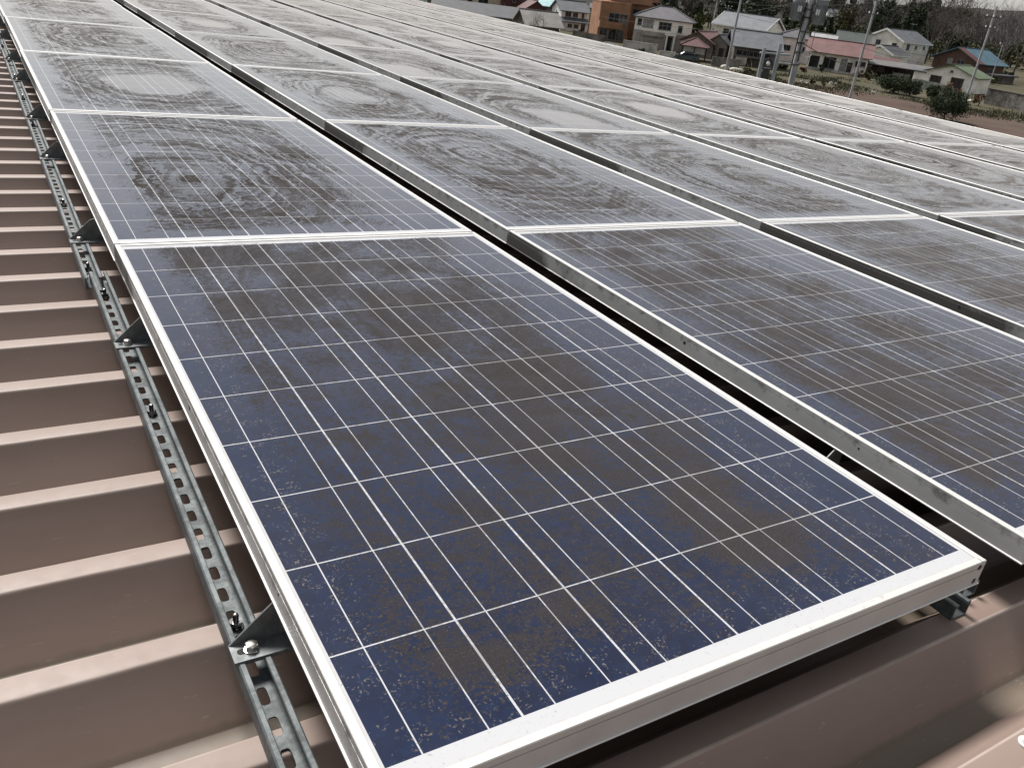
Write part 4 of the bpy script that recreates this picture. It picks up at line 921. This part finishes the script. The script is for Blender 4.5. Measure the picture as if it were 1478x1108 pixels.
def wood():
    rg = random.Random(77); mb = MB()
    for i in range(270):
        u = rg.uniform(900, 1640); dep = rg.uniform(235, 350); q = at(u, 40, dep); hh = rg.uniform(11, 17) * (1.0 if u > 1200 else .8)
        p = Vector((q.x, q.y, 0)); m_ = rg.choice([TWIG, TWIG, BARK, TWIG])
        if i > 150 and u > 1420: u = rg.uniform(900, 1400); q = at(u, 40, dep)
        if i > 150:     # the ones climbing the hill
            k = rg.uniform(.15, 1.0); HP = [-10, -2, 6, 14, 20, 28, 32, 36]; f_ = (u - 820) / 1080 * 7; n_ = int(f_); cz = at(u, HP[n_] + (HP[n_+1] - HP[n_]) * (f_ - n_), 420).z
            q = at(u, 40, 420); d_ = Vector((q.x - CW.x, q.y - CW.y, 0)).normalized(); a_ = -60 * (1 - k) ; q = q + d_ * a_; p = Vector((q.x, q.y, max(0, cz * (.55 + .45 * k)) - .6)); hh = rg.uniform(8, 13)
        mb.tube([p, p + Vector((rg.gauss(0, .3), rg.gauss(0, .3), hh*.45))], [.24, .14], BARK, 4, False)
        for k in range(4):
            a = rg.uniform(0, 6.283); branches(mb, rg, p + Vector((0, 0, hh * rg.uniform(.2, .42))), (math.cos(a)*.55, math.sin(a)*.55, 1), hh*.42, .12, 2, m_, .6, 2, .08, 3)
        if rg.random() < .25: leaves(mb, rg, (p.x, p.y, p.z + hh*.42), hh*.22, hh*.22, hh*.40, 330, .5, LEAFD, .3)
        leaves(mb, rg, (p.x, p.y, p.z + hh*.20), hh*.35, hh*.35, hh*.2, 130, .5, LEAFO if rg.random() < .75 else LEAFD, .3)
    o = mb.build('wood', fix=False); o['kind'] = 'stuff'; tag(o, 'grey brown leafless wood behind the village', 'wood')
wood()
for i, (uu, dep, tv) in enumerate(((1398, 205, 10), (1425, 195, 6), (1455, 185, 3), (1480, 190, 10), (1345, 215, 6), (1370, 210, 8))):
    hh = at(uu, tv, dep).z; tree(['large bare tree on the skyline above the blue roof', 'tall bare tree left of the top right corner', 'spreading pale bare tree against the sky at top right', 'bare tree cut by the right edge under the sky', 'bare tree behind the aerials of the big cream house', 'bare tree between the cream and the blue roofs'][i],
        uu, 60, dep, hh, 60 + i, TWIG2 if i in (2, 3) else TWIG, 4, .22, spread=.55)
# stones and stakes on the field margin
STONE = plain('pale_stone', (.48, .45, .40), .8, .25, 4)
def stone(label, ub, vb, wpx, hpx, seed):
    dep = ground_depth(ub, vb); s_ = dep / FPX; p = at(ub, vb, dep); rg = random.Random(seed); bm = bmesh.new(); bmesh.ops.create_icosphere(bm, subdivisions=3, radius=1)
    for v_ in bm.verts:
        k = 1 + .18 * math.sin(v_.co.x * 3 + seed) * math.cos(v_.co.y * 4 + seed) + rg.uniform(-.03, .03); v_.co = Vector((v_.co.x * wpx*s_/2 * k, v_.co.y * wpx*s_*.3 * k, max(-.25, v_.co.z) * hpx*s_ * k))
    me = bpy.data.meshes.new('stone'); bm.to_mesh(me); bm.free(); me.materials.append(STONE); o = bpy.data.objects.new('stone', me); COL.objects.link(o); o.matrix_world = frame_at(p, rg.uniform(-20, 20)); tag(o, label, 'stone', 'stones along the field')
stone('long pale stone, left of two by the lane', 1046, 98, 15, 4, 1); stone('flat pale stone right of the long one', 1062, 101, 18, 3, 2); stone('small white stone at the field edge', 1157, 119, 6, 3, 3); stone('tiny pale stone beside the small white one', 1165, 121, 5, 2, 4)
stone('pale rubble lump right of the grass strip', 1199, 122, 6, 4, 5); stone('small upright pale stone', 1206, 123, 4, 4, 6); stone('pale flat slab near the workshop path', 1404, 147, 16, 3, 7); stone('yellowish lump in the ploughed field', 1260, 134, 7, 2, 8)
for i, (a, b, lab) in enumerate((((1080, 96), (1075, 84), 'left pale stake of the leaning pair'), ((1085, 97), (1083, 82), 'right pale stake of the leaning pair'), ((1262, 113), (1258, 102), 'pale prop leaning by the carport'))):
    d_ = ground_depth(*a); p0, p1 = at(*a, d_), at(*b, d_); q = MB(); q.tube([p0, (p0+p1)/2, p1], [.07, .06, .05], plain('split_bamboo', (.5, .40, .26), .7, .25, 3), 7); tag(q.build('stake'), lab, 'stake', 'stakes in the garden')
# overhead lines
def wire(label, a, b, sag, n=24, r=.018):
    q = MB(); q.tube([a*(1-i/n) + b*(i/n) - Vector((0, 0, sag * 4 * (i/n) * (1-i/n))) for i in range(n+1)], r, CABLE, 5, False); tag(q.build('power_line', fix=False), label, 'wire', 'overhead lines')
wire('upper overhead line running past the right hand poles', at(1262, 14, 98), at(1436, 24, 112), .5); wire('overhead line leaving the picture at the right edge', at(1436, 24, 112), at(1560, 40, 150), .4)
wire('thin service wire crossing the front of the hip roofed house', at(868, 24, 120), at(1068, 46, 95), .3); wire('lower wire in front of the big cream house', at(1243, 62, 98), at(1412, 84, 112), .5)
wire('fine overhead line above the cream gables', at(1038, 0, 190), at(1268, 4, 98), .8); wire('overhead line from the thin insulator pole to the transformers', at(1053, 12, 215), at(1160, 2, 44), .6, r=.015)
wire('slack line between the grey leaning pole and the bungalow pole', at(1069, 22, 95), at(1262, 30, 98), .9, r=.015); wire('low telephone line passing the cream workshop', at(1248, 70, 98), at(1420, 96, 112), .7, r=.015)
wire('dark cable from the transformer pole towards the bungalow', at(1158, 62, 44), at(1258, 95, 90), .5, r=.025)
